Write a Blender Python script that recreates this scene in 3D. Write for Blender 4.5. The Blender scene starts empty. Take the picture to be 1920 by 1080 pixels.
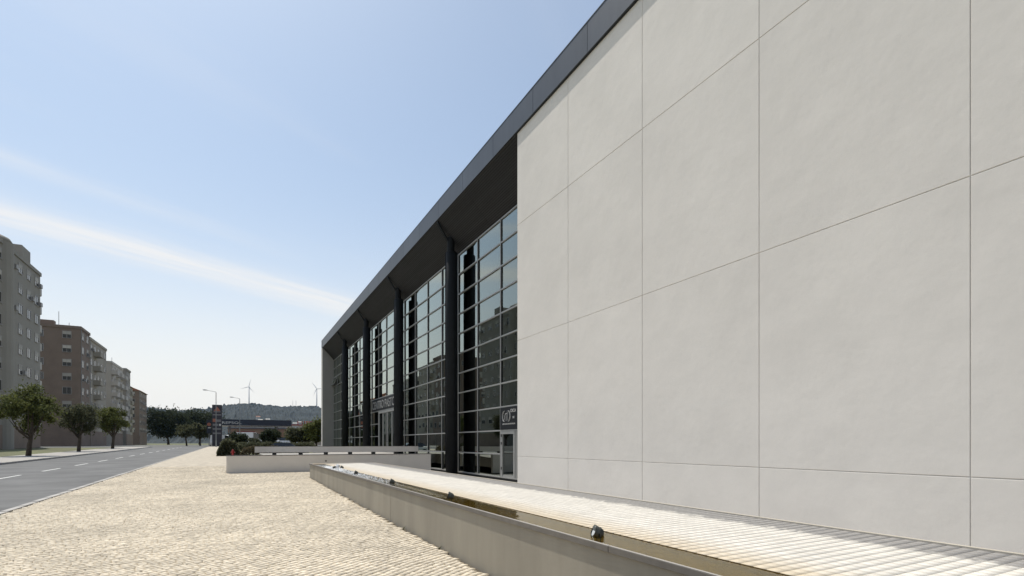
import bpy, bmesh, math, random
import numpy as np
from mathutils import Matrix, Vector, noise as mnoise

R = math.radians
random.seed(7)
rng = np.random.default_rng(7)
scn = bpy.context.scene
COL = scn.collection

# ------------------------------------------------------------------ camera
EYE = 1.6
YAW = math.atan(0.517)                 # building front runs along +Y, camera turned right of it
cam_d = bpy.data.cameras.new('camera')
cam_d.sensor_width = 36.0
cam_d.lens = 18.75
cam_d.shift_y = 0.1516
cam_d.clip_start = 0.05
cam_d.clip_end = 9000
cam = bpy.data.objects.new('camera', cam_d)
cam.location = (0, 0, EYE)
cam.rotation_euler = (R(90), 0, -YAW)
COL.objects.link(cam)
scn.camera = cam

# ------------------------------------------------------------------ sky and sun
SUN_DIR = Vector((-0.145, 0.45, 0.88)).normalized()
SUN_EL = math.asin(SUN_DIR.z)
SUN_AZ = math.atan2(SUN_DIR.x, SUN_DIR.y)
world = bpy.data.worlds.new('World')
scn.world = world
world.use_nodes = True
nt = world.node_tree
nt.nodes.clear()


def wn(t, **kw):
    n = nt.nodes.new(t)
    for k, v in kw.items():
        setattr(n, k, v)
    return n


def wmath(op, a, b=None, clamp=False):
    n = nt.nodes.new('ShaderNodeMath')
    n.operation = op
    n.use_clamp = clamp
    for i, v in enumerate((a, b)):
        if v is None:
            continue
        if isinstance(v, (int, float)):
            n.inputs[i].default_value = v
        else:
            nt.links.new(v, n.inputs[i])
    return n.outputs[0]


sky = wn('ShaderNodeTexSky', sky_type='NISHITA', sun_disc=False)
sky.sun_elevation = SUN_EL
sky.sun_rotation = SUN_AZ
sky.altitude = 50
sky.air_density = 1.0
sky.dust_density = 1.3
sky.ozone_density = 1.0
tc = wn('ShaderNodeTexCoord')
sep = wn('ShaderNodeSeparateXYZ')
nt.links.new(tc.outputs['Generated'], sep.inputs[0])
dx, dy, dz = sep.outputs
zc = wmath('MAXIMUM', dz, 0.02)
px = wmath('DIVIDE', dx, zc)
py = wmath('DIVIDE', dy, zc)
# along and across the streaks of high cloud
tt = wmath('ADD', wmath('MULTIPLY', px, 0.862), wmath('MULTIPLY', py, 0.507))
nn = wmath('ADD', wmath('MULTIPLY', px, -0.507), wmath('MULTIPLY', py, 0.862))
comb = wn('ShaderNodeCombineXYZ')
nt.links.new(wmath('MULTIPLY', tt, 0.45), comb.inputs[0])
nt.links.new(wmath('MULTIPLY', nn, 1.9), comb.inputs[1])
nz = wn('ShaderNodeTexNoise')
nz.inputs['Scale'].default_value = 1.0
nz.inputs['Detail'].default_value = 6
nz.inputs['Roughness'].default_value = 0.58
nt.links.new(comb.outputs[0], nz.inputs['Vector'])
comb2 = wn('ShaderNodeCombineXYZ')
nt.links.new(wmath('MULTIPLY', tt, 0.5), comb2.inputs[0])
nt.links.new(wmath('MULTIPLY', nn, 0.8), comb2.inputs[1])
nz2 = wn('ShaderNodeTexNoise')
nz2.inputs['Scale'].default_value = 0.9
nz2.inputs['Detail'].default_value = 3
nt.links.new(comb2.outputs[0], nz2.inputs['Vector'])
nw = wmath('ADD', nn, wmath('MULTIPLY', wmath('SUBTRACT', nz.outputs['Fac'], 0.5), 0.36))


def band(center, sigma, amp):
    q = wmath('DIVIDE', wmath('SUBTRACT', nw, center), sigma)
    return wmath('MULTIPLY', wmath('EXPONENT', wmath('MULTIPLY', wmath('MULTIPLY', q, q), -1.0)), amp)


wisps = wmath('MULTIPLY', wmath('SUBTRACT', nz.outputs['Fac'], 0.50), 1.5, True)
wisps = wmath('MULTIPLY', wisps, wmath('SUBTRACT', wmath('MULTIPLY', nz2.outputs['Fac'], 1.6), 0.4, True), True)
comb3 = wn('ShaderNodeCombineXYZ')
nt.links.new(wmath('MULTIPLY', tt, 0.9), comb3.inputs[0])
nt.links.new(wmath('MULTIPLY', nn, 7.0), comb3.inputs[1])
nz3 = wn('ShaderNodeTexNoise')
nz3.inputs['Scale'].default_value = 1.0
nz3.inputs['Detail'].default_value = 7
nz3.inputs['Roughness'].default_value = 0.62
nt.links.new(comb3.outputs[0], nz3.inputs['Vector'])
fib = wmath('ADD', wmath('MULTIPLY', wmath('SUBTRACT', nz3.outputs['Fac'], 0.5), 2.2), 0.85, True)
b1 = wmath('MULTIPLY', band(3.13, 0.20, 0.85), fib)
b2 = wmath('MULTIPLY', wmath('MULTIPLY', band(2.50, 0.08, 0.34), wmath('SUBTRACT', 1.95, tt, True), True), fib)
cl = wmath('ADD', wmath('ADD', b1, b2), wmath('MULTIPLY', wisps, 0.8), True)
# milky veil that thickens toward the horizon
vq = wmath('DIVIDE', wmath('MAXIMUM', dz, 0.0), 0.255)
veil = wmath('EXPONENT', wmath('MULTIPLY', wmath('MULTIPLY', vq, vq), -1.0))
veil = wmath('ADD', wmath('MULTIPLY', veil, 0.83), 0.14)
cl = wmath('ADD', wmath('MULTIPLY', cl, 0.75), wmath('MULTIPLY', veil, wmath('SUBTRACT', 1.0, wmath('MULTIPLY', cl, 0.75))), True)
skymul = wn('ShaderNodeVectorMath', operation='MULTIPLY')
nt.links.new(sky.outputs[0], skymul.inputs[0])
skymul.inputs[1].default_value = (0.88, 0.985, 0.985)
mix = wn('ShaderNodeMix', data_type='RGBA')
nt.links.new(cl, mix.inputs[0])
nt.links.new(skymul.outputs[0], mix.inputs[6])
mix.inputs[7].default_value = (7.0, 6.72, 6.35, 1)
bg = wn('ShaderNodeBackground')
bg.inputs['Strength'].default_value = 0.125
nt.links.new(mix.outputs[2], bg.inputs[0])
wo = wn('ShaderNodeOutputWorld')
nt.links.new(bg.outputs[0], wo.inputs[0])

sun_d = bpy.data.lights.new('sun', 'SUN')
sun_d.energy = 3.6
sun_d.angle = R(0.55)
sun_d.color = (1.0, 0.945, 0.86)
sun = bpy.data.objects.new('sun', sun_d)
sun.rotation_euler = (-SUN_DIR).to_track_quat('-Z', 'Y').to_euler()
sun.location = (0, 0, 60)
COL.objects.link(sun)

scn.view_settings.view_transform = 'Standard'
scn.view_settings.look = 'None'
scn.view_settings.exposure = 0.17
scn.view_settings.gamma = 1.0
scn.cycles.use_denoising = True
scn.cycles.max_bounces = 8
scn.cycles.transparent_max_bounces = 12
scn.cycles.volume_bounces = 0
scn.cycles.caustics_reflective = False
scn.cycles.caustics_refractive = False


# ------------------------------------------------------------------ materials
MATS = {}


def material(name, col, rough=0.7, metal=0.0, var=0.12, scale=2.0, bump=0.0, bscale=40.0, spec=0.4,
             coord='Object', rnd=0.0, island=False, col2=None, bdist=0.01, streak=None):
    m = bpy.data.materials.new(name)
    m.use_nodes = True
    t = m.node_tree
    p = t.nodes['Principled BSDF']
    p.inputs['Roughness'].default_value = rough
    p.inputs['Metallic'].default_value = metal
    p.inputs['Specular IOR Level'].default_value = spec
    tcn = t.nodes.new('ShaderNodeTexCoord')
    vec = tcn.outputs['Object']
    if coord == 'World':
        g = t.nodes.new('ShaderNodeNewGeometry')
        vec = g.outputs['Position']
    if streak:
        mp = t.nodes.new('ShaderNodeMapping')
        mp.inputs['Scale'].default_value = streak
        t.links.new(vec, mp.inputs[0])
        nvec = mp.outputs[0]
    else:
        nvec = vec
    n = t.nodes.new('ShaderNodeTexNoise')
    n.inputs['Scale'].default_value = scale
    n.inputs['Detail'].default_value = 6
    n.inputs['Roughness'].default_value = 0.62
    t.links.new(nvec, n.inputs['Vector'])
    mx = t.nodes.new('ShaderNodeMix')
    mx.data_type = 'RGBA'
    ca = [max(0, c * (1 - var)) for c in col]
    cb = [min(1, c * (1 + var)) for c in (col2 or col)]
    mx.inputs[6].default_value = (*ca, 1)
    mx.inputs[7].default_value = (*cb, 1)
    rmp = t.nodes.new('ShaderNodeMapRange')
    rmp.inputs[1].default_value = 0.28
    rmp.inputs[2].default_value = 0.72
    t.links.new(n.outputs['Fac'], rmp.inputs[0])
    t.links.new(rmp.outputs[0], mx.inputs[0])
    out = mx.outputs[2]
    if rnd or island:
        oi = t.nodes.new('ShaderNodeObjectInfo')
        val = oi.outputs['Random']
        if island:
            g2 = t.nodes.new('ShaderNodeNewGeometry')
            ad = t.nodes.new('ShaderNodeMath')
            ad.operation = 'ADD'
            t.links.new(val, ad.inputs[0])
            t.links.new(g2.outputs['Random Per Island'], ad.inputs[1])
            fr = t.nodes.new('ShaderNodeMath')
            fr.operation = 'FRACT'
            t.links.new(ad.outputs[0], fr.inputs[0])
            val = fr.outputs[0]
        mr = t.nodes.new('ShaderNodeMapRange')
        mr.inputs[3].default_value = 1 - rnd
        mr.inputs[4].default_value = 1 + rnd
        t.links.new(val, mr.inputs[0])
        vm = t.nodes.new('ShaderNodeVectorMath')
        vm.operation = 'SCALE'
        t.links.new(out, vm.inputs[0])
        t.links.new(mr.outputs[0], vm.inputs['Scale'])
        out = vm.outputs[0]
    t.links.new(out, p.inputs['Base Color'])
    if bump:
        nb = t.nodes.new('ShaderNodeTexNoise')
        nb.inputs['Scale'].default_value = bscale
        nb.inputs['Detail'].default_value = 4
        t.links.new(vec, nb.inputs['Vector'])
        b = t.nodes.new('ShaderNodeBump')
        b.inputs['Strength'].default_value = bump
        b.inputs['Distance'].default_value = bdist
        t.links.new(nb.outputs['Fac'], b.inputs['Height'])
        t.links.new(b.outputs[0], p.inputs['Normal'])
    MATS[name] = m
    return m


def glass_material(name, refl, tint, r0, power):
    m = bpy.data.materials.new(name)
    m.use_nodes = True
    t = m.node_tree
    t.nodes.clear()
    o = t.nodes.new('ShaderNodeOutputMaterial')
    ms = t.nodes.new('ShaderNodeMixShader')
    tr = t.nodes.new('ShaderNodeBsdfTransparent')
    gl = t.nodes.new('ShaderNodeBsdfGlossy')
    tr.inputs[0].default_value = (*tint, 1)
    gl.inputs['Color'].default_value = (*refl, 1)
    gl.inputs['Roughness'].default_value = 0.0
    lw = t.nodes.new('ShaderNodeLayerWeight')
    lw.inputs[0].default_value = 0.5
    pw = t.nodes.new('ShaderNodeMath')
    pw.operation = 'POWER'
    pw.inputs[1].default_value = power
    t.links.new(lw.outputs['Facing'], pw.inputs[0])
    mr = t.nodes.new('ShaderNodeMapRange')
    mr.inputs[3].default_value = r0
    mr.inputs[4].default_value = 1.0
    t.links.new(pw.outputs[0], mr.inputs[0])
    t.links.new(mr.outputs[0], ms.inputs[0])
    t.links.new(tr.outputs[0], ms.inputs[1])
    t.links.new(gl.outputs[0], ms.inputs[2])
    t.links.new(ms.outputs[0], o.inputs[0])
    MATS[name] = m
    return m, gl


material('plaster', (0.775, 0.735, 0.675), 0.85, var=0.05, scale=0.5, bump=0.30, bscale=1.7, bdist=0.04, rnd=0.02, coord='World')
material('joint', (0.62, 0.59, 0.545), 0.9, var=0.1)
material('zinc', (0.085, 0.091, 0.099), 0.42, metal=0.55, var=0.14, scale=1.2, rnd=0.07, streak=(1, 1, 0.15))
material('dark_metal', (0.011, 0.013, 0.015), 0.6, var=0.15, scale=3, spec=0.16)
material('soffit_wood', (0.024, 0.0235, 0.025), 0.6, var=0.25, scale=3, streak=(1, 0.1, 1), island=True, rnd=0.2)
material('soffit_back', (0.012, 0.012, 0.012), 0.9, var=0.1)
material('aluminium', (0.40, 0.40, 0.385), 0.45, metal=0.35, var=0.06, scale=4)
material('gasket', (0.02, 0.022, 0.024), 0.6, var=0.1)
material('shaded_fin_plaster', (0.33, 0.32, 0.305), 0.85, var=0.06, scale=0.7, coord='World')  # darker plaster copy, shade of the fin's front put into the colour
material('ramp_plaster', (0.62, 0.59, 0.55), 0.85, var=0.06, scale=0.9, bump=0.3, bscale=8, coord='World')
material('concrete', (0.315, 0.287, 0.232), 0.82, var=0.17, scale=1.1, bump=0.25, bscale=30, bdist=0.004, coord='World', streak=(1, 1, 0.25))
material('coping', (0.17, 0.155, 0.135), 0.7, var=0.15, scale=6, coord='World')
material('cap_metal', (0.05, 0.05, 0.05), 0.5, var=0.1)
material('black_block', (0.012, 0.012, 0.012), 0.6, var=0.1)
material('far_cobble', (0.46, 0.405, 0.32), 0.85, var=0.25, scale=2.5, coord='World', bump=0.6, bscale=12, bdist=0.01)
material('cobble', (0.625, 0.55, 0.43), 0.8, var=0.20, scale=0.40, coord='World', island=True, rnd=0.17, bump=0.25, bscale=60, bdist=0.004)
material('cobble_joint', (0.10, 0.08, 0.055), 0.95, var=0.2, scale=5, coord='World')
material('asphalt', (0.14, 0.14, 0.137), 0.9, var=0.28, scale=0.5, bump=0.3, bscale=80, bdist=0.004, coord='World')
material('kerb_stone', (0.40, 0.385, 0.36), 0.85, var=0.12, scale=3, rnd=0.08)
material('road_paint', (0.66, 0.66, 0.63), 0.8, var=0.1, scale=8, coord='World')
material('slabs', (0.36, 0.34, 0.31), 0.85, var=0.1, scale=1, coord='World')
material('dry_ground', (0.14, 0.13, 0.085), 0.95, var=0.35, scale=0.08, coord='World', col2=(0.13, 0.14, 0.06))
material('soil', (0.065, 0.042, 0.028), 0.95, var=0.3, scale=4, coord='World', bump=0.5, bscale=20)
material('interior', (0.10, 0.10, 0.095), 0.8, var=0.1)
material('interior_floor', (0.16, 0.15, 0.14), 0.35, var=0.1)
material('sign_panel', (0.014, 0.016, 0.019), 0.45, var=0.1, spec=0.2)
material('dull_letter', (0.30, 0.30, 0.29), 0.5, var=0.04)
material('white_letter', (0.62, 0.62, 0.60), 0.4, var=0.03)
material('white_paint', (0.78, 0.78, 0.77), 0.35, var=0.03)
material('spot_body', (0.085, 0.09, 0.08), 0.5, metal=0.3, var=0.2, scale=20)
material('spot_lens', (0.50, 0.52, 0.52), 0.12, var=0.03, spec=0.8)
material('foam', (0.85, 0.86, 0.86), 0.25, var=0.04, scale=20, spec=0.6)
material('basin', (0.52, 0.435, 0.20), 0.85, var=0.25, scale=1.5, coord='World')
material('galvanised', (0.26, 0.27, 0.275), 0.5, metal=0.5, var=0.1)
material('red_paint', (0.42, 0.03, 0.035), 0.45, var=0.15, scale=8)
material('hydrant_cap', (0.30, 0.03, 0.03), 0.5, var=0.1)
material('navy', (0.012, 0.018, 0.035), 0.45, var=0.15)
material('totem_dark', (0.035, 0.032, 0.045), 0.4, var=0.1)
material('orange_sign', (0.40, 0.14, 0.09), 0.5, var=0.1)
material('grey_sign', (0.20, 0.19, 0.20), 0.5, var=0.1)
material('salmon', (0.52, 0.34, 0.24), 0.8, var=0.1, scale=0.5)
material('beige', (0.50, 0.42, 0.33), 0.8, var=0.1, scale=0.5)
material('red_sign', (0.38, 0.05, 0.05), 0.5, var=0.1)
material('brown_wood', (0.07, 0.045, 0.03), 0.8, var=0.2)
material('bark', (0.075, 0.058, 0.043), 0.9, var=0.3, scale=6)
material('leaf_dark', (0.042, 0.052, 0.030), 0.6, var=0.35, scale=1.2, island=True, rnd=0.35, spec=0.08)
material('leaf_green', (0.085, 0.105, 0.038), 0.55, var=0.3, scale=0.8, island=True, rnd=0.4, col2=(0.14, 0.15, 0.05), spec=0.08)
material('leaf_olive', (0.10, 0.105, 0.06), 0.6, var=0.3, scale=1.0, island=True, rnd=0.4, spec=0.08)
material('leaf_dry', (0.13, 0.11, 0.065), 0.7, var=0.3, scale=1.0, island=True, rnd=0.4, spec=0.08)
material('grass', (0.07, 0.085, 0.03), 0.8, var=0.3, scale=1.0, island=True, rnd=0.4)
material('hill_wood', (0.010, 0.016, 0.014), 0.9, var=0.35, scale=0.02, coord='World')
material('turbine', (0.60, 0.61, 0.62), 0.4, var=0.03)
material('car_white', (0.75, 0.75, 0.74), 0.18, var=0.02, spec=0.7)
material('car_silver', (0.42, 0.43, 0.44), 0.22, metal=0.5, var=0.02)
material('car_dark', (0.03, 0.035, 0.045), 0.2, var=0.03, spec=0.7)
material('car_glass', (0.012, 0.014, 0.016), 0.05, var=0.02, spec=0.9)
material('tyre', (0.015, 0.015, 0.015), 0.85, var=0.1)
material('rim', (0.30, 0.30, 0.31), 0.35, metal=0.7, var=0.05)
material('lamp_glass', (0.70, 0.70, 0.66), 0.2, var=0.02)
material('apt_grey', (0.27, 0.255, 0.225), 0.85, var=0.08, scale=0.3)
material('apt_cream', (0.33, 0.305, 0.255), 0.85, var=0.08, scale=0.3)
material('apt_white', (0.46, 0.44, 0.40), 0.85, var=0.07, scale=0.3)
material('apt_brick', (0.20, 0.155, 0.125), 0.85, var=0.12, scale=0.5)
material('roof_tile', (0.30, 0.13, 0.08), 0.85, var=0.2, scale=0.8)
material('window_frame', (0.30, 0.29, 0.28), 0.5, var=0.05)
material('window_pane', (0.03, 0.035, 0.04), 0.08, var=0.05, spec=0.8)
material('shutter', (0.40, 0.38, 0.34), 0.7, var=0.08, rnd=0.25)
glass_material('facade_glass', (0.82, 0.88, 0.81), (0.30, 0.34, 0.34), 0.15, 2.4)
glass_material('door_glass', (0.78, 0.86, 0.85), (0.30, 0.32, 0.32), 0.12, 2.8)

# pool tiles: pale, with ochre algae along the water lip and a grey band where the lime stops
m = material('pool_tile', (0.66, 0.625, 0.56), 0.62, var=0.08, scale=2.2, coord='World', island=True, rnd=0.055, spec=0.3)
t = m.node_tree
p = t.nodes['Principled BSDF']
base = p.inputs['Base Color'].links[0].from_socket
gp = t.nodes.new('ShaderNodeNewGeometry')
sp = t.nodes.new('ShaderNodeSeparateXYZ')
t.links.new(gp.outputs['Position'], sp.inputs[0])
nn1 = t.nodes.new('ShaderNodeTexNoise')
nn1.inputs['Scale'].default_value = 11.0
nn1.inputs['Detail'].default_value = 8
nn1.inputs['Roughness'].default_value = 0.7
t.links.new(gp.outputs['Position'], nn1.inputs['Vector'])


def tile_mix(src, x_from, x_to, amount, col, wob):
    ad = t.nodes.new('ShaderNodeMath')
    ad.operation = 'MULTIPLY_ADD'
    t.links.new(nn1.outputs['Fac'], ad.inputs[0])
    ad.inputs[1].default_value = wob
    t.links.new(sp.outputs[0], ad.inputs[2])
    mr = t.nodes.new('ShaderNodeMapRange')
    mr.inputs[1].default_value = x_from + wob * 0.5
    mr.inputs[2].default_value = x_to + wob * 0.5
    mr.inputs[3].default_value = 0
    mr.inputs[4].default_value = amount
    t.links.new(ad.outputs[0], mr.inputs[0])
    mx = t.nodes.new('ShaderNodeMix')
    mx.data_type = 'RGBA'
    t.links.new(mr.outputs[0], mx.inputs[0])
    t.links.new(src, mx.inputs[6])
    mx.inputs[7].default_value = (*col, 1)
    return mx.outputs[2]


o1 = tile_mix(base, 3.70, 3.10, 0.75, (0.56, 0.44, 0.27), 0.35)
o2 = tile_mix(o1, 4.58, 4.72, 0.92, (0.25, 0.24, 0.23), 0.7)
t.links.new(o2, p.inputs['Base Color'])
material('pool_rim', (0.46, 0.42, 0.35), 0.8, var=0.08, scale=3, coord='World')
material('tile_grout', (0.40, 0.36, 0.30), 0.9, var=0.2, scale=6, coord='World')

# water: clear tinted sheet with ripples, rougher where the jet stirs it
m, gl = glass_material('water', (1, 1, 1), (0.82, 0.75, 0.46), 0.02, 6.5)
t = m.node_tree
gp = t.nodes.new('ShaderNodeNewGeometry')
sp = t.nodes.new('ShaderNodeSeparateXYZ')
t.links.new(gp.outputs['Position'], sp.inputs[0])
mr = t.nodes.new('ShaderNodeMapRange')
mr.inputs[1].default_value = 7.0
mr.inputs[2].default_value = 17.0
mr.inputs[3].default_value = 0.05
mr.inputs[4].default_value = 1.0
t.links.new(sp.outputs[1], mr.inputs[0])
nw_ = t.nodes.new('ShaderNodeTexNoise')
nw_.inputs['Scale'].default_value = 9
nw_.inputs['Detail'].default_value = 3
t.links.new(gp.outputs['Position'], nw_.inputs['Vector'])
bp = t.nodes.new('ShaderNodeBump')
bp.inputs['Distance'].default_value = 0.09
t.links.new(mr.outputs[0], bp.inputs['Strength'])
t.links.new(nw_.outputs['Fac'], bp.inputs['Height'])
t.links.new(bp.outputs[0], gl.inputs['Normal'])


for nm in ('leaf_dark', 'leaf_green', 'leaf_olive', 'leaf_dry', 'grass'):
    t = MATS[nm].node_tree
    p = t.nodes['Principled BSDF']
    src = p.inputs['Base Color'].links[0].from_socket
    tl = t.nodes.new('ShaderNodeBsdfTranslucent')
    t.links.new(src, tl.inputs[0])
    ms = t.nodes.new('ShaderNodeMixShader')
    ms.inputs[0].default_value = 0.4
    t.links.new(p.outputs[0], ms.inputs[1])
    t.links.new(tl.outputs[0], ms.inputs[2])
    t.links.new(ms.outputs[0], t.nodes['Material Output'].inputs[0])


# ------------------------------------------------------------------ mesh helpers
class MB:
    def __init__(self):
        self.v, self.f, self.mi = [], [], []

    def face(self, idx, mi=0):
        self.f.append(idx)
        self.mi.append(mi)

    def box(self, x0, x1, y0, y1, z0, z1, mi=0):
        b = len(self.v)
        self.v += [(x0, y0, z0), (x1, y0, z0), (x1, y1, z0), (x0, y1, z0),
                   (x0, y0, z1), (x1, y0, z1), (x1, y1, z1), (x0, y1, z1)]
        for q in ((0, 3, 2, 1), (4, 5, 6, 7), (0, 1, 5, 4), (1, 2, 6, 5), (2, 3, 7, 6), (3, 0, 4, 7)):
            self.face([b + i for i in q], mi)
        return self

    def chamfer_box(self, x0, x1, y0, y1, z0, z1, c, mi=0):
        """box whose -X face has chamfered edges (panels seen from -X)"""
        b = len(self.v)
        self.v += [(x1, y0, z0), (x1, y1, z0), (x1, y1, z1), (x1, y0, z1),
                   (x0 + c, y0, z0), (x0 + c, y1, z0), (x0 + c, y1, z1), (x0 + c, y0, z1),
                   (x0, y0 + c, z0 + c), (x0, y1 - c, z0 + c), (x0, y1 - c, z1 - c), (x0, y0 + c, z1 - c)]
        for i in range(4):
            j = (i + 1) % 4
            self.face([b + i, b + 4 + i, b + 4 + j, b + j], mi)
            self.face([b + 4 + i, b + 8 + i, b + 8 + j, b + 4 + j], mi)
        self.face([b + 8, b + 11, b + 10, b + 9], mi)
        self.face([b, b + 1, b + 2, b + 3], mi)
        return self

    def prism(self, pts, axis, a, b_, mi=0):
        """polygon pts (2D) swept along axis 'x','y','z' from a to b_"""
        n = len(pts)
        b = len(self.v)
        for q in (a, b_):
            for (s, r) in pts:
                self.v.append({'x': (q, s, r), 'y': (s, q, r), 'z': (s, r, q)}[axis])
        self.face([b + i for i in range(n)][::-1], mi)
        self.face([b + n + i for i in range(n)], mi)
        for i in range(n):
            j = (i + 1) % n
            self.face([b + i, b + j, b + n + j, b + n + i], mi)
        return self

    def tube(self, pts, radii, n=10, mi=0, cap=True):
        rings = []
        pts = [Vector(p) for p in pts]
        for i, p in enumerate(pts):
            d = (pts[min(i + 1, len(pts) - 1)] - pts[max(i - 1, 0)])
            if d.length < 1e-9:
                d = Vector((0, 0, 1))
            d.normalize()
            a = d.orthogonal().normalized() if abs(d.z) < 0.9 else Vector((1, 0, 0))
            a = (a - d * a.dot(d)).normalized()
            c = d.cross(a)
            r = radii[i] if isinstance(radii, (list, tuple)) else radii
            rings.append(len(self.v))
            for k in range(n):
                an = 2 * math.pi * k / n
                self.v.append(tuple(p + a * math.cos(an) * r + c * math.sin(an) * r))
        for i in range(len(rings) - 1):
            for k in range(n):
                j = (k + 1) % n
                self.face([rings[i] + k, rings[i] + j, rings[i + 1] + j, rings[i + 1] + k], mi)
        if cap:
            self.face([rings[0] + k for k in range(n)][::-1], mi)
            self.face([rings[-1] + k for k in range(n)], mi)
        return self

    def mesh(self, name, mats, smooth=False):
        me = bpy.data.meshes.new(name)
        me.from_pydata(self.v, [], self.f)
        if isinstance(mats, str):
            mats = [mats]
        for mm in mats:
            me.materials.append(MATS[mm])
        if len(mats) > 1:
            me.polygons.foreach_set('material_index', self.mi)
        if smooth:
            me.polygons.foreach_set('use_smooth', [True] * len(me.polygons))
        me.update()
        bm = bmesh.new()
        bm.from_mesh(me)
        bmesh.ops.recalc_face_normals(bm, faces=bm.faces)
        bm.to_mesh(me)
        bm.free()
        return me

    def build(self, name, mats, parent=None, smooth=False, bevel=0):
        return link(name, self.mesh(name, mats, smooth), parent, bevel)


def link(name, data, parent=None, bevel=0):
    o = bpy.data.objects.new(name, data)
    COL.objects.link(o)
    if parent is not None:
        o.parent = parent
        w = parent.get('_w', None)
        if w is not None:
            o.matrix_parent_inverse = Matrix.Translation(-Vector(w))
    if bevel:
        md = o.modifiers.new('bevel', 'BEVEL')
        md.width = bevel
        md.segments = 2
        md.limit_method = 'ANGLE'
    return o


def tag(o, label, cat, group=None):
    o['label'] = label
    o['category'] = cat
    if group:
        o['group'] = group
    return o


def thing(name, label, cat, loc, group=None, world_parts=True):
    """Empty at the base of a thing; with world_parts its parts are given in world coordinates."""
    o = bpy.data.objects.new(name, None)
    o.empty_display_size = 0.2
    o.location = loc
    COL.objects.link(o)
    if world_parts:
        o['_w'] = tuple(loc)
    tag(o, label, cat, group)
    return o


def struct(o):
    o['kind'] = 'structure'
    return o


def box(name, mat, parent, *a, bevel=0):
    return MB().box(*a).build(name, mat, parent, bevel=bevel)


def copy_tree(o, parent=None):
    c = o.copy()
    COL.objects.link(c)
    c.parent = parent
    for ch in list(o.children):
        copy_tree(ch, c)
    return c


def text_mesh(body, size, extrude, mat):
    cu = bpy.data.curves.new('lettering', 'FONT')
    cu.body = body
    cu.size = size
    cu.extrude = extrude
    cu.resolution_u = 3
    ob = bpy.data.objects.new('lettering_tmp', cu)
    COL.objects.link(ob)
    bpy.context.view_layer.update()
    dg = bpy.context.evaluated_depsgraph_get()
    me = bpy.data.meshes.new_from_object(ob.evaluated_get(dg))
    bpy.data.objects.remove(ob)
    bpy.data.curves.remove(cu)
    me.materials.clear()
    me.materials.append(MATS[mat])
    return me


ROT_FACADE = Matrix(((0, 0, -1), (-1, 0, 0), (0, 1, 0))).to_4x4()     # reads toward -Y, faces -X
ROT_SOUTH = Matrix.Rotation(R(90), 4, 'X')                             # reads toward +X, faces -Y


def text(name, body, size, extrude, mat, loc, rot, parent, fit=None, joined=False):
    me = text_mesh(body, size, extrude, mat)
    xs = [v.co.x for v in me.vertices]
    if fit and xs:
        k = fit / (max(xs) - min(xs))
        me.transform(Matrix.Diagonal((k, 1, 1, 1)))
    me.transform(Matrix.Translation(loc) @ rot)
    if joined:
        me.name = name
        o_ = link(name, me, parent)
        o_['kind'] = 'stuff'
        return o_
    # one mesh per letter
    inv = (Matrix.Translation(loc) @ rot).inverted()
    adj = list(range(len(me.vertices)))

    def root(i_):
        while adj[i_] != i_:
            adj[i_] = adj[adj[i_]]
            i_ = adj[i_]
        return i_
    for e in me.edges:
        a_, b_ = root(e.vertices[0]), root(e.vertices[1])
        adj[a_] = b_
    span = {}
    for v in me.vertices:
        q = (inv @ v.co).x
        r__ = root(v.index)
        lo, hi = span.get(r__, (1e9, -1e9))
        span[r__] = (min(lo, q), max(hi, q))
    groups = []
    for k_, (lo, hi) in sorted(span.items(), key=lambda kv: kv[1]):
        for g_ in groups:
            if lo < g_[1] - 1e-4 and hi > g_[0] + 1e-4 and (min(hi, g_[1]) - max(lo, g_[0])) > 0.6 * min(hi - lo, g_[1] - g_[0]):
                g_[0], g_[1] = min(lo, g_[0]), max(hi, g_[1])
                g_[2].add(k_)
                break
        else:
            groups.append([lo, hi, {k_}])
    for lo, hi, ks in groups:
        idx = {}
        m2 = MB()
        for p_ in me.polygons:
            if root(p_.vertices[0]) in ks:
                f_ = []
                for vi in p_.vertices:
                    if vi not in idx:
                        idx[vi] = len(m2.v)
                        m2.v.append(tuple(me.vertices[vi].co))
                    f_.append(idx[vi])
                m2.face(f_)
        m2.build('letter', mat, parent)
    bpy.data.meshes.remove(me)


def ground_z(x, y):
    z = 0.0092 * (min(max(y, 6.0), 120.0) - 6.0)
    if x > 5.12 and x < 11:
        k = min(max((y - 36.0) / 4.0, 0.0), 1.0)
        z = -0.12 * (1 - k) + z * k
    return z


def project(x, y, z):
    """pixel position (1920 wide) and depth, used only to pick which pieces show largest"""
    s, c = math.sin(YAW), math.cos(YAW)
    d = x * s + y * c
    r = x * c - y * s
    return 960 + 1000 * r / d, 831 - 1000 * (z - EYE) / d, d


# ------------------------------------------------------------------ ground, road, kerbs
KERB_X = -4.3
ys = [-300, -60, 0, 6] + [6 + 3 * i for i in range(1, 39)] + [135, 160, 200, 300, 600, 1200, 2500, 5000]
xs = [-4000, -900, -200, -60, -30, -20, -14.2, -4.3, -2, 0, 2.7, 5.0, 5.14, 8, 10.98, 11.02, 12, 30, 60, 200, 900, 4000]
mb = MB()
for y in ys:
    for x in xs:
        mb.v.append((x, y, ground_z(x, y) - 0.06))
nx = len(xs)
for j in range(len(ys) - 1):
    for i in range(nx - 1):
        mb.face([j * nx + i, j * nx + i + 1, (j + 1) * nx + i + 1, (j + 1) * nx + i])
struct(mb.build('ground', 'dry_ground'))


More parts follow.
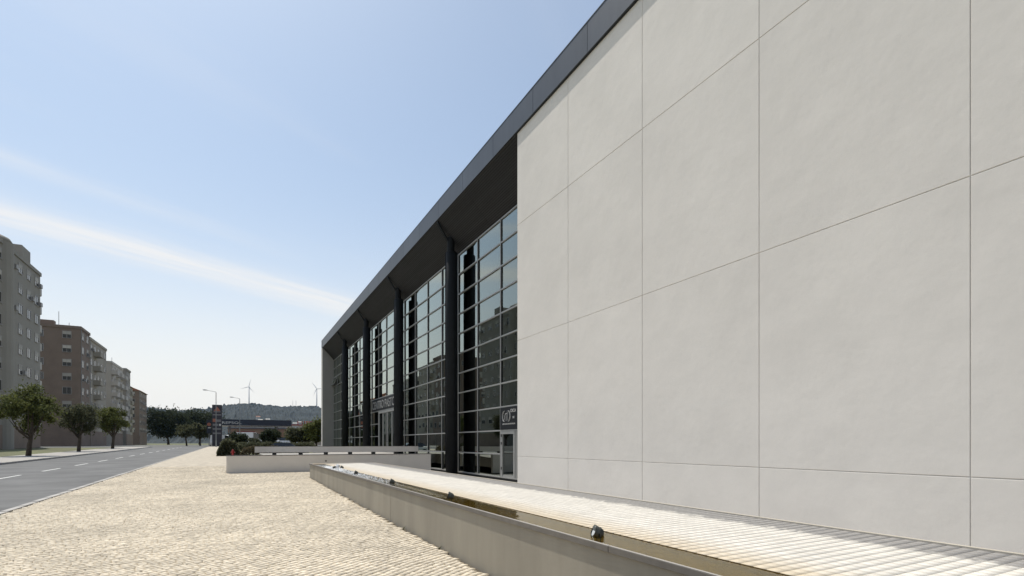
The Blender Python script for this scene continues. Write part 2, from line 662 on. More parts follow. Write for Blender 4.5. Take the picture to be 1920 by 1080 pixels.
def sheet(name, mat, x0, x1, y0, y1, dz, step=3.0, parent=None):
    n = max(1, int((y1 - y0) / step))
    m_ = MB()
    for j in range(n + 1):
        y = y0 + (y1 - y0) * j / n
        for x in (x0, x1):
            m_.v.append((x, y, ground_z(x, y) + dz))
    for j in range(n):
        m_.face([2 * j, 2 * j + 1, 2 * j + 3, 2 * j + 2])
    return m_.build(name, mat, parent)


ROAD_X0 = -12.6
struct(sheet('road', 'asphalt', ROAD_X0, KERB_X - 0.14, -60, 118, -0.045))
struct(sheet('cross_road', 'asphalt', -90, 60, 108.0, 119.0, -0.041))
struct(sheet('forecourt', 'asphalt', -60, 60, 123.5, 190, -0.03, 12))
far_pav = struct(sheet('far_pavement', 'slabs', -16.5, ROAD_X0 - 0.14, -60, 107.8, 0.07))
struct(sheet('walkway', 'slabs', 5.2, 10.86, -20, 27.3, 0.012, 5))
struct(MB().box(8.9, 10.86, 27.31, 35.9, -0.2, -0.10).build('side_walkway', 'slabs'))
for i in range(24):
    y = -20 + i * 6.0
    if y < 107:
        s = sheet('lane_marking', 'road_paint', -8.55, -8.43, y, y + 3.0, -0.040, 3)
        s.parent = bpy.data.objects['road']

# kerbs, stone by stone
kerb = bpy.data.objects.new('kerb', None)
COL.objects.link(kerb)
struct(kerb)
km = MB().box(-0.07, 0.07, -0.495, 0.495, -0.12, 0.0).mesh('kerb_stone', 'kerb_stone')
for xk in (KERB_X - 0.07, ROAD_X0 - 0.07):
    for i in range(0, 106):
        y = 2.5 + i * 1.0
        o = link('kerb_stone', km, kerb)
        o.location = (xk, y, ground_z(xk, y) + 0.075 + random.uniform(-.004, .004))
        o.rotation_euler = (0, 0, R(random.uniform(-.4, .4)))


# ------------------------------------------------------------------ cobbled plaza
def piece_arrays(cx, cy, cz, hx, hy, ang, inset, drop, jit, seed, slope=0.0):
    """chamfered stones as one vertex / face array; 8 corner verts each, top 4 inset, bottom 4 lower"""
    r = np.random.default_rng(seed)
    n = len(cx)
    sx = np.array([-1, 1, 1, -1])
    sy = np.array([-1, -1, 1, 1])
    jx = r.uniform(-jit, jit, (n, 4))
    jy = r.uniform(-jit, jit, (n, 4))
    lx = sx[None] * hx[:, None] + jx
    ly = sy[None] * hy[:, None] + jy
    tx = lx - sx[None] * inset
    ty = ly - sy[None] * inset
    tilt = r.uniform(-1, 1, (n, 2)) * (0.022 if jit > 0.002 else 0.001)
    zt = cz[:, None] + tx * (tilt[:, :1] + slope) + ty * tilt[:, 1:]
    zb = cz[:, None] - drop + slope * lx
    ca, sa = np.cos(ang)[:, None], np.sin(ang)[:, None]

    def rot(a, b):
        return cx[:, None] + a * ca - b * sa, cy[:, None] + a * sa + b * ca
    bx, by = rot(lx, ly)
    ux, uy = rot(tx, ty)
    V = np.stack([np.concatenate([bx, ux], 1), np.concatenate([by, uy], 1), np.concatenate([zb, zt], 1)], 2)
    return V            # n x 8 x 3


QUADS = np.array([[4, 5, 6, 7], [0, 1, 5, 4], [1, 2, 6, 5], [2, 3, 7, 6], [3, 0, 4, 7]])


def quads_mesh(name, V, mat, quads=QUADS):
    n, k = V.shape[0], V.shape[1]
    me = bpy.data.meshes.new(name)
    q = (quads[None] + (np.arange(n) * k)[:, None, None]).reshape(-1, 4)
    me.vertices.add(n * k)
    me.vertices.foreach_set('co', V.reshape(-1).astype(np.float32))
    nf = len(q)
    me.loops.add(nf * 4)
    me.loops.foreach_set('vertex_index', q.reshape(-1).astype(np.int32))
    me.polygons.add(nf)
    me.polygons.foreach_set('loop_start', (np.arange(nf) * 4).astype(np.int32))
    me.polygons.foreach_set('loop_total', np.full(nf, 4, np.int32))
    me.materials.append(MATS[mat])
    me.update(calc_edges=True)
    me.validate()
    return me


plaza = struct(sheet('plaza', 'cobble_joint', KERB_X, 2.70, -6, 34.0, 0.036, 3))
plaza2 = sheet('paving_bed', 'cobble_joint', 2.70, 5.1, 23.3, 26.9, 0.036, 3)
plaza2.parent = plaza
plaza3 = sheet('far_paving', 'far_cobble', KERB_X, -1.55, 34.0, 107.8, 0.066, 3)
plaza3.parent = plaza
plaza4 = sheet('far_paving', 'far_cobble', -1.55, -0.45, 34.0, 52.0, 0.066, 3)
plaza4.parent = plaza
PITCH = 0.094
ang0 = R(33)                        # rows run 57 degrees off the building front
ca, sa = math.cos(ang0), math.sin(ang0)
cx, cy, an = [], [], []
NR = 375
for r_ in range(-NR, NR):
    off = random.uniform(0, PITCH)
    for c_ in range(-NR, NR):
        a = c_ * PITCH + off + random.uniform(-.012, .012)
        b = r_ * PITCH
        b += 0.055 * math.sin(a * 0.9 + 0.35 * b) + 0.02 * math.sin(a * 3.1)
        x = a * ca - b * sa
        y = 16 + a * sa + b * ca
        if y < 3.0 or y > 34 or x < KERB_X + 0.06:
            continue
        if y < 23.0 and x > 2.58:
            continue
        if y >= 23.0 and x > 5.0:
            continue
        if x > -0.43 and y > 26.84:
            continue
        cx.append(x)
        cy.append(y)
        an.append(ang0 + 0.09 * math.cos(a * 0.9 + .35 * b) + random.uniform(-.06, .06))
cx, cy, an = np.array(cx), np.array(cy), np.array(an)
n = len(cx)
cz = 0.0092 * np.clip(cy - 6, 0, 114) + 0.072 + rng.uniform(-.004, .004, n)
hx = rng.uniform(0.040, 0.0455, n)
hy = rng.uniform(0.034, 0.0410, n)
s_, c_ = math.sin(YAW), math.cos(YAW)
dep = cx * s_ + cy * c_
ix = 960 + 1000 * (cx * c_ - cy * s_) / dep
iy = 831 + 1000 * (EYE - cz) / dep
inside = (ix > 5) & (ix < 1915) & (iy < 1078)
order = np.argsort(np.where(inside, dep, 1e9))
near = order[:300]
rest = order[300:]
V = piece_arrays(cx, cy, cz, hx, hy, an, 0.0035, 0.045, 0.006, 3)
st = link('cobbles', quads_mesh('cobbles', V[rest], 'cobble'), plaza)
st['kind'] = 'stuff'
variants = []
for k in range(8):
    Vk = piece_arrays(np.zeros(1), np.zeros(1), np.zeros(1), np.array([random.uniform(.040, .0455)]),
                      np.array([random.uniform(.036, .0425)]), np.zeros(1), 0.0035, 0.045, 0.006, 50 + k)
    variants.append(quads_mesh('cobble', Vk, 'cobble'))
for i in near:
    o = link('cobble', random.choice(variants), plaza)
    o.location = (cx[i], cy[i], cz[i])
    o.rotation_euler = (0, 0, an[i])


# ------------------------------------------------------------------ pastoral centre building
WALL_X, GLASS_X, FASCIA_X = 9.59, 10.9, 9.50
hall = thing('hall_building', 'long white walled hall with tall glazed front, black columns and dark sloping roof edge', 'building', (12.0, 40.0, 0.0))
hall_w = hall


def hpart(name, mat, *a, bevel=0, parent=None):
    return MB().box(*a).build(name, mat, parent or hall, bevel=bevel)


wall = hpart('wall', 'joint', WALL_X + 0.012, WALL_X + 0.42, -14.0, 18.085, -0.3, 13.62)
py_edges = [18.10, 14.58, 11.01, 7.44, 3.87, 0.30, -3.27, -6.84, -10.41, -14.0]
pz_edges = [-0.28, 1.10, 5.53, 9.96, 13.60]
G = 0.007
for a, b in zip(py_edges[1:], py_edges[:-1]):
    for c, d in zip(pz_edges[:-1], pz_edges[1:]):
        MB().chamfer_box(WALL_X, WALL_X + 0.0115, a + G, b - (G if b < 18 else 0), c + G, d - G, 0.006).build('wall_panel', 'plaster', wall)
# thin end of the wall and the building mass behind
hpart('wall_return', 'plaster', WALL_X + 0.0225, GLASS_X + 0.5, 17.75, 18.092, -0.28, 11.9)
hpart('side_block', 'plaster', WALL_X + 0.43, 30, -13.9, 17.7, -0.3, 13.6)
hpart('rear_wall', 'interior', 29.5, 30.2, 17.75, 70.4, -0.3, 13.6)
hpart('interior_floor', 'interior_floor', GLASS_X + 0.12, 29.45, 17.8, 69.7, -0.2, -0.02)
hpart('interior_wall', 'interior', 19.0, 19.2, 17.8, 69.7, -0.02, 11.85)
hpart('interior_ceiling', 'interior', GLASS_X + 0.13, 29.45, 17.8, 69.7, 11.95, 12.1)
hpart('roof', 'zinc', FASCIA_X + 0.25, 30.4, -14.0, 70.6, 13.95, 14.2)
for k in range(7):
    MB().tube([(15.0, 22.1 + 7.9 * k, -0.02), (15.0, 22.1 + 7.9 * k, 11.95)], 0.22, 12).build('interior_column', 'interior', hall, smooth=False)

# fascia, panel by panel
fascia = hpart('fascia', 'soffit_back', FASCIA_X + 0.03, FASCIA_X + 0.24, -13.95, 70.45, 13.52, 14.36)
FZ0, FZ1 = 13.50, 14.43
y = 70.5
k = 0
while y > -13.5:
    y0 = y - 3.36
    MB().chamfer_box(FASCIA_X, FASCIA_X + 0.028, y0 + 0.006, y - 0.006, FZ0, FZ1, 0.006).build('fascia_panel', 'zinc', fascia)
    y = y0
hpart('fascia_end', 'zinc', FASCIA_X + 0.029, 30.3, 70.46, 70.5, FZ0, FZ1, parent=fascia)
hpart('roof_coping', 'zinc', FASCIA_X - 0.01, FASCIA_X + 0.32, -13.9, 70.52, FZ1 + 0.002, FZ1 + 0.03, parent=fascia)
hpart('drip_edge', 'gasket', FASCIA_X + 0.030, WALL_X + 0.02, -13.9, 18.1, FZ0 - 0.012, FZ0 + 0.015, parent=fascia)

# sloping slatted soffit from roof edge down to the head of the glazing
SO = [(FASCIA_X + 0.05, 13.50), (GLASS_X + 0.02, 11.99)]
sl_dx, sl_dz = SO[1][0] - SO[0][0], SO[1][1] - SO[0][1]
sl_len = math.hypot(sl_dx, sl_dz)
nxs, nzs = sl_dz / sl_len, -sl_dx / sl_len          # points down and outward
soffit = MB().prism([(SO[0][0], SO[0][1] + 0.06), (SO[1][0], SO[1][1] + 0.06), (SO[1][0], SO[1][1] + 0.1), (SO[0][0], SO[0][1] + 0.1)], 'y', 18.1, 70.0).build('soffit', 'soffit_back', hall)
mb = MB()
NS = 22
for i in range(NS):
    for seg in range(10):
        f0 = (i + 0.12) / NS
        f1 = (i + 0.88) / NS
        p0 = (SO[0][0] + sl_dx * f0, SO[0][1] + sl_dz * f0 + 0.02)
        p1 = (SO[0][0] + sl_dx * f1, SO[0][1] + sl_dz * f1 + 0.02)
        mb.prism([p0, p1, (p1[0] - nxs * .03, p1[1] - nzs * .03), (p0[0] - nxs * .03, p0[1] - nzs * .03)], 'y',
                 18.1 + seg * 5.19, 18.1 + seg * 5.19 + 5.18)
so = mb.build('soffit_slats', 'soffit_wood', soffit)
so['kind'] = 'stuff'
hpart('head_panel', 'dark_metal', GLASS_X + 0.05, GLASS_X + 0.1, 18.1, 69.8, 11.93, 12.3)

# end fin, its shaded and sunlit faces set apart by plaster colour
fin = MB().prism([(FASCIA_X + 0.06, -0.2), (30.2, -0.2), (30.2, 13.55), (FASCIA_X + 0.06, 13.55)], 'y', 69.85, 70.75).build('end_wall', 'shaded_fin_plaster', hall)
hpart('end_wall_lit_edge', 'plaster', FASCIA_X + 0.02, FASCIA_X + 0.058, 69.9, 70.78, -0.2, 13.48)  # white strip added for the sunlit outer face of the fin

# curtain wall grid
MY = [19.50 + 2.645 * k for k in range(20)]          # mullion lines
MZ = [0.02 + 1.0836 * k for k in range(12)]          # transom lines
cw = MB().box(GLASS_X + 0.02, GLASS_X + 0.08, 18.1, 69.83, -0.10, 0.0).build('glazing_frame', 'gasket', hall)
mull_me = MB().box(-0.03, 0.03, -0.028, 0.028, 0, MZ[-1] - MZ[0]).mesh('mullion', 'aluminium')
trans_me = MB().box(-0.028, 0.03, -1.294, 1.294, -0.030, 0.030).mesh('transom', 'aluminium')
gask_v = MB().box(0.0, 0.03, -0.017, 0.017, 0, MZ[-1] - MZ[0]).mesh('gasket', 'gasket')
pane_me = MB().box(0, 0.012, -1.305, 1.305, -0.525, 0.525).mesh('pane', 'facade_glass')
for k, y in enumerate(MY):
    o = link('mullion', mull_me, cw)
    o.location = (GLASS_X - 0.032, y, MZ[0])
    if k == 0:
        continue
    o = link('gasket', gask_v, cw)
    o.location = (GLASS_X - 0.030, y - 0.046, MZ[0])
DOOR_COLS = {0: 2}
for k in range(19):
    yc = (MY[k] + MY[k + 1]) / 2
    for r_ in range(11):
        zc_ = (MZ[r_] + MZ[r_ + 1]) / 2
        main_door = k in (8, 9) and r_ < 4
        side_door = k == 0 and r_ < 2
        if r_ > 0 and not (main_door and r_ < 4) and not (side_door and r_ == 1):
            o = link('transom', trans_me, cw)
            o.location = (GLASS_X - 0.0315, yc, MZ[r_])
        if main_door or side_door:
            continue
        o = link('pane', pane_me, cw)
        o.location = (GLASS_X, yc, zc_)
        o.rotation_euler = (0, R(random.gauss(0, 0.16)), R(random.gauss(0, 0.14)))
        if k == 18 and r_ == 8:                       # the one vent left open
            o.location = (GLASS_X - 0.20, yc, zc_ + 0.03)
            o.rotation_euler = (0, R(20), 0)
            fr = MB()
            fr.box(-0.03, 0.0, -1.31, 1.31, -0.53, -0.47).box(-0.03, 0.0, -1.31, 1.31, 0.47, 0.53)
            fr.box(-0.03, 0.0, -1.31, -1.25, -0.469, 0.469).box(-0.03, 0.0, 1.25, 1.31, -0.469, 0.469)
            f_ = fr.build('vent_frame', 'aluminium', cw)
            f_.location = o.location
            f_.rotation_euler = o.rotation_euler
    o = link('transom', trans_me, cw)
    o.location = (GLASS_X - 0.0315, yc, MZ[11] + 0.012)
    o = link('transom', trans_me, cw)
    o.location = (GLASS_X - 0.0315, yc, MZ[0] + 0.02)

# columns on every fourth mullion
for k in (3, 7, 11, 15):
    yc = MY[k]
    X0 = 10.38
    yc -= 0.24
    cyl = MB().tube([(X0, yc, -0.15), (X0, yc, 11.90), (X0, yc, 11.93)], [0.325, 0.325, 0.30], 32).build('column', 'dark_metal', hall, smooth=False)
    cyl.data.polygons.foreach_set('use_smooth', [len(p_.vertices) == 4 for p_ in cyl.data.polygons])
    MB().tube([(X0 - .05, yc, 11.935), (X0 - .05, yc, 12.72)], 0.20, 20).build('column_neck', 'dark_metal', cyl, smooth=False)
    MB().box(X0 - 0.345, X0 - 0.31, yc + 0.06, yc + 0.10, 0.3, 11.9).build('rain_pipe', 'dark_metal', cyl)
    # rib under the soffit above the column
    MB().prism([(FASCIA_X + 0.06, 13.48), (X0 - .25, 12.62), (X0 - .25, 12.50), (FASCIA_X + 0.06, 13.36)], 'y', yc - 0.09, yc + 0.09).build('soffit_rib', 'dark_metal', cyl)

# main entrance: tall glazed doors under the name board
DZ0, DZ1 = 0.85, MZ[4]
md = hpart('main_door', 'aluminium', GLASS_X - 0.06, GLASS_X + 0.05, MY[8] + 0.03, MY[10] - 0.03, DZ1 - 0.22, DZ1 - 0.035)
for yy in (MY[10] - 0.10, 44.45, 43.0, 41.55, MY[8] + 0.10):
    box('door_stile', 'aluminium', md, GLASS_X - 0.05, GLASS_X + 0.03, yy - 0.06, yy + 0.06, DZ0, DZ1 - 0.222)
for (a, b) in ((44.51, MY[10] - 0.165), (43.065, 44.385), (41.615, 42.935), (MY[8] + 0.165, 41.485)):
    box('door_pane', 'door_glass', md, GLASS_X, GLASS_X + 0.012, a, b, DZ0 + 0.12, DZ1 - 0.23)
    box('kick_rail', 'aluminium', md, GLASS_X - 0.03, GLASS_X + 0.02, a + 0.002, b - 0.002, DZ0, DZ0 + 0.115)
for yy in (43.2, 42.8):
    MB().tube([(GLASS_X - 0.05, yy, 1.75), (GLASS_X - 0.13, yy, 1.75), (GLASS_X - 0.13, yy, 2.35), (GLASS_X - 0.05, yy, 2.35)], 0.018, 8).build('door_handle', 'dark_metal', md)
nb = hpart('name_board', 'sign_panel', GLASS_X - 0.085, GLASS_X - 0.066, MY[7] + 0.3, MY[11] - 0.28, MZ[4] + 0.04, MZ[5] - 0.04)
text('lettering', 'CENTRO PASTORAL', 0.98, 0.012, 'dull_letter', (GLASS_X - 0.10, MY[11] - 0.55, MZ[4] + 0.19), ROT_FACADE, nb, fit=9.3)

# side door beside the white wall
sd = hpart('side_door', 'aluminium', GLASS_X - 0.06, GLASS_X + 0.04, 20.72, MY[1] - 0.032, MZ[2] - 0.17, MZ[2] - 0.035)
for yy, w_ in ((MY[1] - 0.105, 0.07), (20.80, 0.07)):
    box('door_stile', 'aluminium', sd, GLASS_X - 0.05, GLASS_X + 0.03, yy - w_, yy + w_, 0.03, MZ[2] - 0.172)
box('door_pane', 'door_glass', sd, GLASS_X, GLASS_X + 0.012, 20.875, MY[1] - 0.18, 0.16, MZ[2] - 0.175)
box('kick_rail', 'aluminium', sd, GLASS_X - 0.03, GLASS_X + 0.02, 20.875, MY[1] - 0.18, 0.03, 0.158)
box('door_post', 'aluminium', sd, GLASS_X - 0.06, GLASS_X + 0.03, 20.53, 20.63, 0.03, MZ[2] - 0.035)
box('side_pane', 'door_glass', sd, GLASS_X, GLASS_X + 0.012, 19.54, 20.52, 0.03, MZ[2] - 0.04)
for zz in (1.95, 1.6, 0.45):
    box('hinge', 'black_block', sd, GLASS_X - 0.075, GLASS_X - 0.051, MY[1] - 0.125, MY[1] - 0.075, zz - 0.06, zz + 0.06)
# small association sign over the side door
sb = hpart('door_sign', 'sign_panel', GLASS_X - 0.085, GLASS_X - 0.066, MY[0] + 0.1, MY[1] - 0.04, MZ[2] + 0.04, MZ[3] - 0.04)
SX = GLASS_X - 0.09


def stroke(pts, r=0.011):
    MB().tube([(SX, a, b) for a, b in pts], r, 6).build('emblem_stroke', 'white_letter', sb)


def arc(cy_, cz_, ry, rz, a0, a1, n_=10):
    return [(cy_ - ry * math.cos(R(a0 + (a1 - a0) * i / n_)), cz_ + rz * math.sin(R(a0 + (a1 - a0) * i / n_))) for i in range(n_ + 1)]


ec, ez = 21.48, 2.82
stroke(arc(ec - 0.02, ez, 0.36, 0.30, 125, 235))
stroke(arc(ec + 0.05, ez, 0.36, 0.30, 130, 230), 0.008)
stroke(arc(ec + 0.02, ez, 0.36, 0.30, -55, 55))
stroke(arc(ec - 0.05, ez, 0.36, 0.30, -50, 50), 0.008)
stroke([(ec + 0.16, ez - 0.16), (ec + 0.15, ez + 0.02), (ec + 0.10, ez + 0.10), (ec + 0.02, ez + 0.12), (ec - 0.08, ez + 0.12)])
stroke([(ec + 0.01, ez + 0.11), (ec + 0.0, ez - 0.10), (ec + 0.01, ez - 0.22)])
stroke([(ec - 0.10, ez + 0.20), (ec - 0.13, ez + 0.02), (ec - 0.11, ez - 0.20)], 0.008)
text('lettering', 'CRCA', 0.20, 0.004, 'white_letter', (SX - .002, 21.08, 2.98), ROT_FACADE, sb)
text('lettering', 'DE', 0.14, 0.004, 'white_letter', (SX - .002, 20.85, 2.70), ROT_FACADE, sb)
text('lettering', 'ASSOCIACAO DE APOIO SOCIAL', 0.085, 0.003, 'white_letter', (SX - .002, 21.86, 2.44), ROT_FACADE, sb, joined=True)

# ------------------------------------------------------------------ raised water tank
TX0, TX1, TY0, TY1 = 2.64, 5.12, -3.0, 22.9
tank = thing('water_tank', 'long raised concrete water feature with pale tiled slope and narrow channel along the plaza', 'fountain', (3.9, 10.0, 0.0))
mb_ = [(-3.0, 2.56), (2.56, 10.2), (10.2, 17.0), (17.0, 22.9)]
for a, b in mb_:
    MB().box(TX0, TX0 + 0.085, a + 0.006, b - 0.006, -0.15, 0.738).build('tank_wall', 'concrete', tank, bevel=0.006)
box('joint_filler', 'joint', tank, TX0 + 0.012, TX0 + 0.075, -2.9, 22.8, -0.14, 0.73)
for a, b in ((-3.0, 3.4), (3.4, 9.7), (9.7, 16.3), (16.3, 22.92)):
    cp = MB().box(TX0 - 0.026, TX0 - 0.002, a + 0.003, b - 0.003, 0.735, 0.785).build('coping', 'coping', tank, bevel=0.003)
    MB().box(TX0 - 0.025, TX0 - 0.003, a + 0.004, b - 0.004, 0.7855, 0.790).build('coping_lit_top', 'slabs', cp)  # pale strip gives the dark coping a sunlit top by colour
box('end_wall', 'concrete', tank, TX0 + 0.09, TX1, TY1 - 0.12, TY1 - 0.004, -0.15, 0.70)
box('rear_wall', 'concrete', tank, TX1 - 0.08, TX1, TY0, TY1 - 0.13, -0.3, 0.70)
LIP = 3.17
box('basin', 'basin', tank, TX0 + 0.0865, LIP + 0.02, TY0, TY1 - 0.125, 0.40, 0.58)
slab = MB().prism([(LIP + 0.01, 0.52), (TX1 - 0.085, 0.52), (TX1 - 0.085, 0.7765), (LIP + 0.01, 0.7485)], 'y', TY0, TY1 - 0.125).build('tiled_slope', 'tile_grout', tank)
water = MB().box(TX0 - 0.0015, LIP + 0.0095, TY0 + .01, TY1 - 0.13, 0.742, 0.7435).build('water', 'water', tank)
# end ledge across the far end of the tank and the cream rim along its back
box('end_ledge', 'pool_tile', tank, TX0 + 0.10, TX1 + 0.02, TY1 - 0.30, TY1 + 0.004, 0.705, 0.776)
box('back_rim', 'pool_rim', tank, TX1 - 0.035, TX1 + 0.015, TY0, TY1 - 0.302, 0.705, 0.790)
NTX, TW = 19, (TX1 - 0.04 - LIP) / 19
SLOPE = 0.028 / (TX1 - LIP)
TL = 0.102
tcx, tcy = [], []
nrow = int((TY1 - 0.31 - TY0) / TL)
for j in range(nrow):
    for i in range(NTX):
        tcx.append(LIP + TW * (i + 0.5))
        tcy.append(TY0 + TL * (j + 0.5))
tcx, tcy = np.array(tcx), np.array(tcy)
n = len(tcx)
tz = 0.752 + (tcx - LIP) / (TX1 - LIP) * 0.028 + rng.uniform(-.0004, .0004, n)
dep = tcx * s_ + tcy * c_
ix = 960 + 1000 * (tcx * c_ - tcy * s_) / np.maximum(dep, .1)
iy = 831 + 1000 * (EYE - tz) / np.maximum(dep, .1)
inside = (ix > 0) & (ix < 1918) & (iy < 1078) & (dep > 0.5)
order = np.argsort(np.where(inside, dep, 1e9))
hx = np.full(n, TW / 2 - 0.0018)
hy = np.full(n, TL / 2 - 0.0026)
V = piece_arrays(tcx, tcy, tz, hx, hy, np.zeros(n), 0.0006, 0.004, 0.0006, 9, SLOPE)
st = link('tiles', quads_mesh('tiles', V[order[300:]], 'pool_tile'), slab)
st['kind'] = 'stuff'
tv = []
for k in range(4):
    tv.append(quads_mesh('tile', piece_arrays(np.zeros(1), np.zeros(1), np.zeros(1), hx[:1], hy[:1], np.zeros(1), 0.0006, 0.004, 0.0006, 80 + k, SLOPE), 'pool_tile'))
for i in order[:300]:
    o = link('tile', random.choice(tv), slab)
    o.location = (tcx[i], tcy[i], tz[i])

# submersible spotlights standing in the channel
spot_labels = [
    ('grey underwater spotlight in the tank channel, nearest and largest of all', 4.03, 2.99, -20),
    ('grey underwater spotlight in the channel, second nearest of the row', 7.85, 2.99, -24),
    ('dark underwater spotlight in the channel above the tank wall joint, third of the row', 11.34, 2.98, -12),
    ('dark underwater spotlight beside the foaming water, fourth of the row', 15.2, 2.98, -15),
    ('dark underwater spotlight left of the bubbling jet at the tank end', 18.75, 2.93, 160),
    ('dark underwater spotlight right of the bubbling jet at the tank end', 18.75, 3.20, -22),
]
sp0 = None
for i, (lab, y, x, rz) in enumerate(spot_labels):
    if sp0 is None:
        sp0 = thing('spotlight', lab, 'spotlight', (0, 0, 0), 'spotlights along the water channel', world_parts=False)
        b_ = MB().tube([(-.050, 0, .165), (-.048, 0, .165), (-.01, 0, .150), (.03, 0, .135), (.05, 0, .128)], [.058, .064, .060, .046, .022], 18)
        b_ = b_.build('housing', 'spot_body', sp0, smooth=True)
        MB().tube([(-.0515, 0, .1655), (-.0525, 0, .166)], [.050, .046], 18).build('lens', 'spot_lens', b_)
        MB().tube([(-.060, 0, .169), (-.046, 0, .164)], [.066, .066], 18, cap=False).build('lens_ring', 'spot_body', b_)
        for ss in (-1, 1):
            MB().tube([(0, ss * .068, .15), (0, ss * .068, .06), (0, ss * .04, .02), (0, 0, .012)], .006, 6).build('bracket', 'spot_body', sp0)
        MB().tube([(0, 0, 0), (0, 0, .014)], [.05, .05], 14).build('foot', 'spot_body', sp0)
        MB().tube([(.045, 0, .125), (.07, 0, .09), (.06, .03, .02), (.09, .09, .006)], .006, 6).build('cable', 'black_block', sp0)
        for k in range(5):
            MB().tube([(.0 + k * .008, 0, .147 - k * .0025), (.003 + k * .008, 0, .146 - k * .0025)], [.062 - k * .004] * 2, 18).build('cooling_rib', 'spot_body', b_)
        o = sp0
    else:
        o = copy_tree(sp0)
        o['label'] = lab
    o.location = (x, y, 0.63)
    o.scale = (0.88, 0.88, 0.93)
    o.rotation_euler = (0, 0, R(rz))

# bubbling jet and the foam it throws down the channel
jet = thing('water_jet', 'white bubbling water jet foaming at the far end of the tank', 'water jet', (3.06, 18.8, 0.74))


def blob_cluster(name, pts, rads, mat, parent):
    ico = bmesh.new()
    bmesh.ops.create_icosphere(ico, subdivisions=1, radius=1)
    base = np.array([v.co[:] for v in ico.verts])
    fc = [[v.index for v in f.verts] for f in ico.faces]
    ico.free()
    m_ = MB()
    for p_, r__ in zip(pts, rads):
        b0 = len(m_.v)
        s3 = np.array([random.uniform(.8, 1.2), random.uniform(.8, 1.2), random.uniform(.7, 1.1)]) * r__
        m_.v += [tuple(q) for q in base * s3 + np.array(p_)]
        for f in fc:
            m_.face([b0 + i for i in f])
    return m_.build(name, mat, parent, smooth=True)


pts, rads = [], []
for k in range(110):
    h_ = random.random() ** 1.3
    rr = 0.115 * (1 - h_ * 0.75) * math.sqrt(random.random())
    a = random.uniform(0, 6.283)
    pts.append((3.06 + rr * math.cos(a), 18.8 + 1.3 * rr * math.sin(a), 0.74 + 0.15 * h_))
    rads.append(random.uniform(.012, .034) * (1.1 - .5 * h_))
blob_cluster('bubbling_crown', pts, rads, 'foam', jet)
pts, rads = [], []
for k in range(1100):
    d_ = random.random() ** 2.0
    yy = 19.6 - d_ * 8.5
    pts.append((random.uniform(TX0 + .11, LIP - .02), yy + random.uniform(-.4, .8), 0.744))
    rads.append(random.uniform(.007, .026) * (1 - .55 * d_))
fo = blob_cluster('foam_flecks', pts, rads, 'foam', jet)
fo['kind'] = 'stuff'

# ------------------------------------------------------------------ access ramp before the entrance
ramp = thing('access_ramp', 'low grey rendered access ramp walls in front of the hall entrance', 'ramp', (4.4, 28.5, 0.2))
RY = 26.9
fw = MB().box(-0.39, 9.10, RY, RY + 0.22, -0.05, 1.035).build('front_wall', 'ramp_plaster', ramp, bevel=0.008)
box('wall_cap', 'cap_metal', fw, -0.41, 9.12, RY - 0.02, RY + 0.24, 1.038, 1.062)
box('vent_cap', 'black_block', fw, 3.80, 3.86, RY - 0.02, RY - 0.001, 0.72, 0.78)
MB().prism([(RY + 0.24, 0.26), (30.3, 0.30), (30.3, 0.93), (RY + 0.24, 0.80)], 'x', 1.4, 9.1).build('ramp_floor', 'slabs', ramp)
box('landing', 'slabs', ramp, 1.5, 9.3, 30.85, 43.0, 0.2, 0.86)
box('landing', 'slabs', ramp, 9.301, 10.86, 36.0, 43.0, 0.2, 0.86)
box('landing', 'slabs', ramp, 6.5, 10.86, 43.003, 54.0, 0.2, 0.86)
box('plinth', 'ramp_plaster', ramp, 0.85, 9.5, 30.38, 30.78, 0.2, 0.955)
pp = MB().box(0.85, 9.5, 30.36, 30.62, 1.115, 1.425).build('parapet', 'ramp_plaster', ramp, bevel=0.006)
box('parapet_cap', 'cap_metal', pp, 0.84, 9.51, 30.35, 30.63, 1.427, 1.44)
for k in range(6):
    xx = 1.77 + 1.284 * k
    box('foot_block', 'black_block', ramp, xx - 0.095, xx + 0.095, 30.37, 30.60, 0.957, 1.113)


# ------------------------------------------------------------------ vegetation
def leaf_quads(centers, size, r, flat=0.0):
    n_ = len(centers)
    nrm = r.normal(size=(n_, 3))
    nrm[:, 2] += flat
    nrm /= np.linalg.norm(nrm, axis=1)[:, None]
    up = r.normal(size=(n_, 3))
    a = np.cross(nrm, up)
    a /= np.linalg.norm(a, axis=1)[:, None]
    b = np.cross(nrm, a)
    s = size * r.uniform(.55, 1.25, n_)[:, None]
    a = a * s * 0.62
    b = b * s
    V_ = np.stack([centers - b, centers + a * .9, centers + b, centers - a * .9], 1)
    return V_


LQ = np.array([[0, 1, 2, 3]])


def crown_points(r, rx, ry, rz, cz_, nclump, nleaf, spread):
    c = r.normal(size=(nclump, 3))
    c /= np.linalg.norm(c, axis=1)[:, None]
    c *= (r.uniform(0.35, 1.0, nclump) ** 0.6)[:, None]
    sc = r.uniform(.6, 1.25, nclump)
    idx = r.integers(0, nclump, nleaf)
    p = c[idx] * 0.84 + r.normal(size=(nleaf, 3)) * spread * 0.82 * sc[idx][:, None]
    p *= np.array([rx, ry, rz])
    p[:, 2] += cz_
    return p


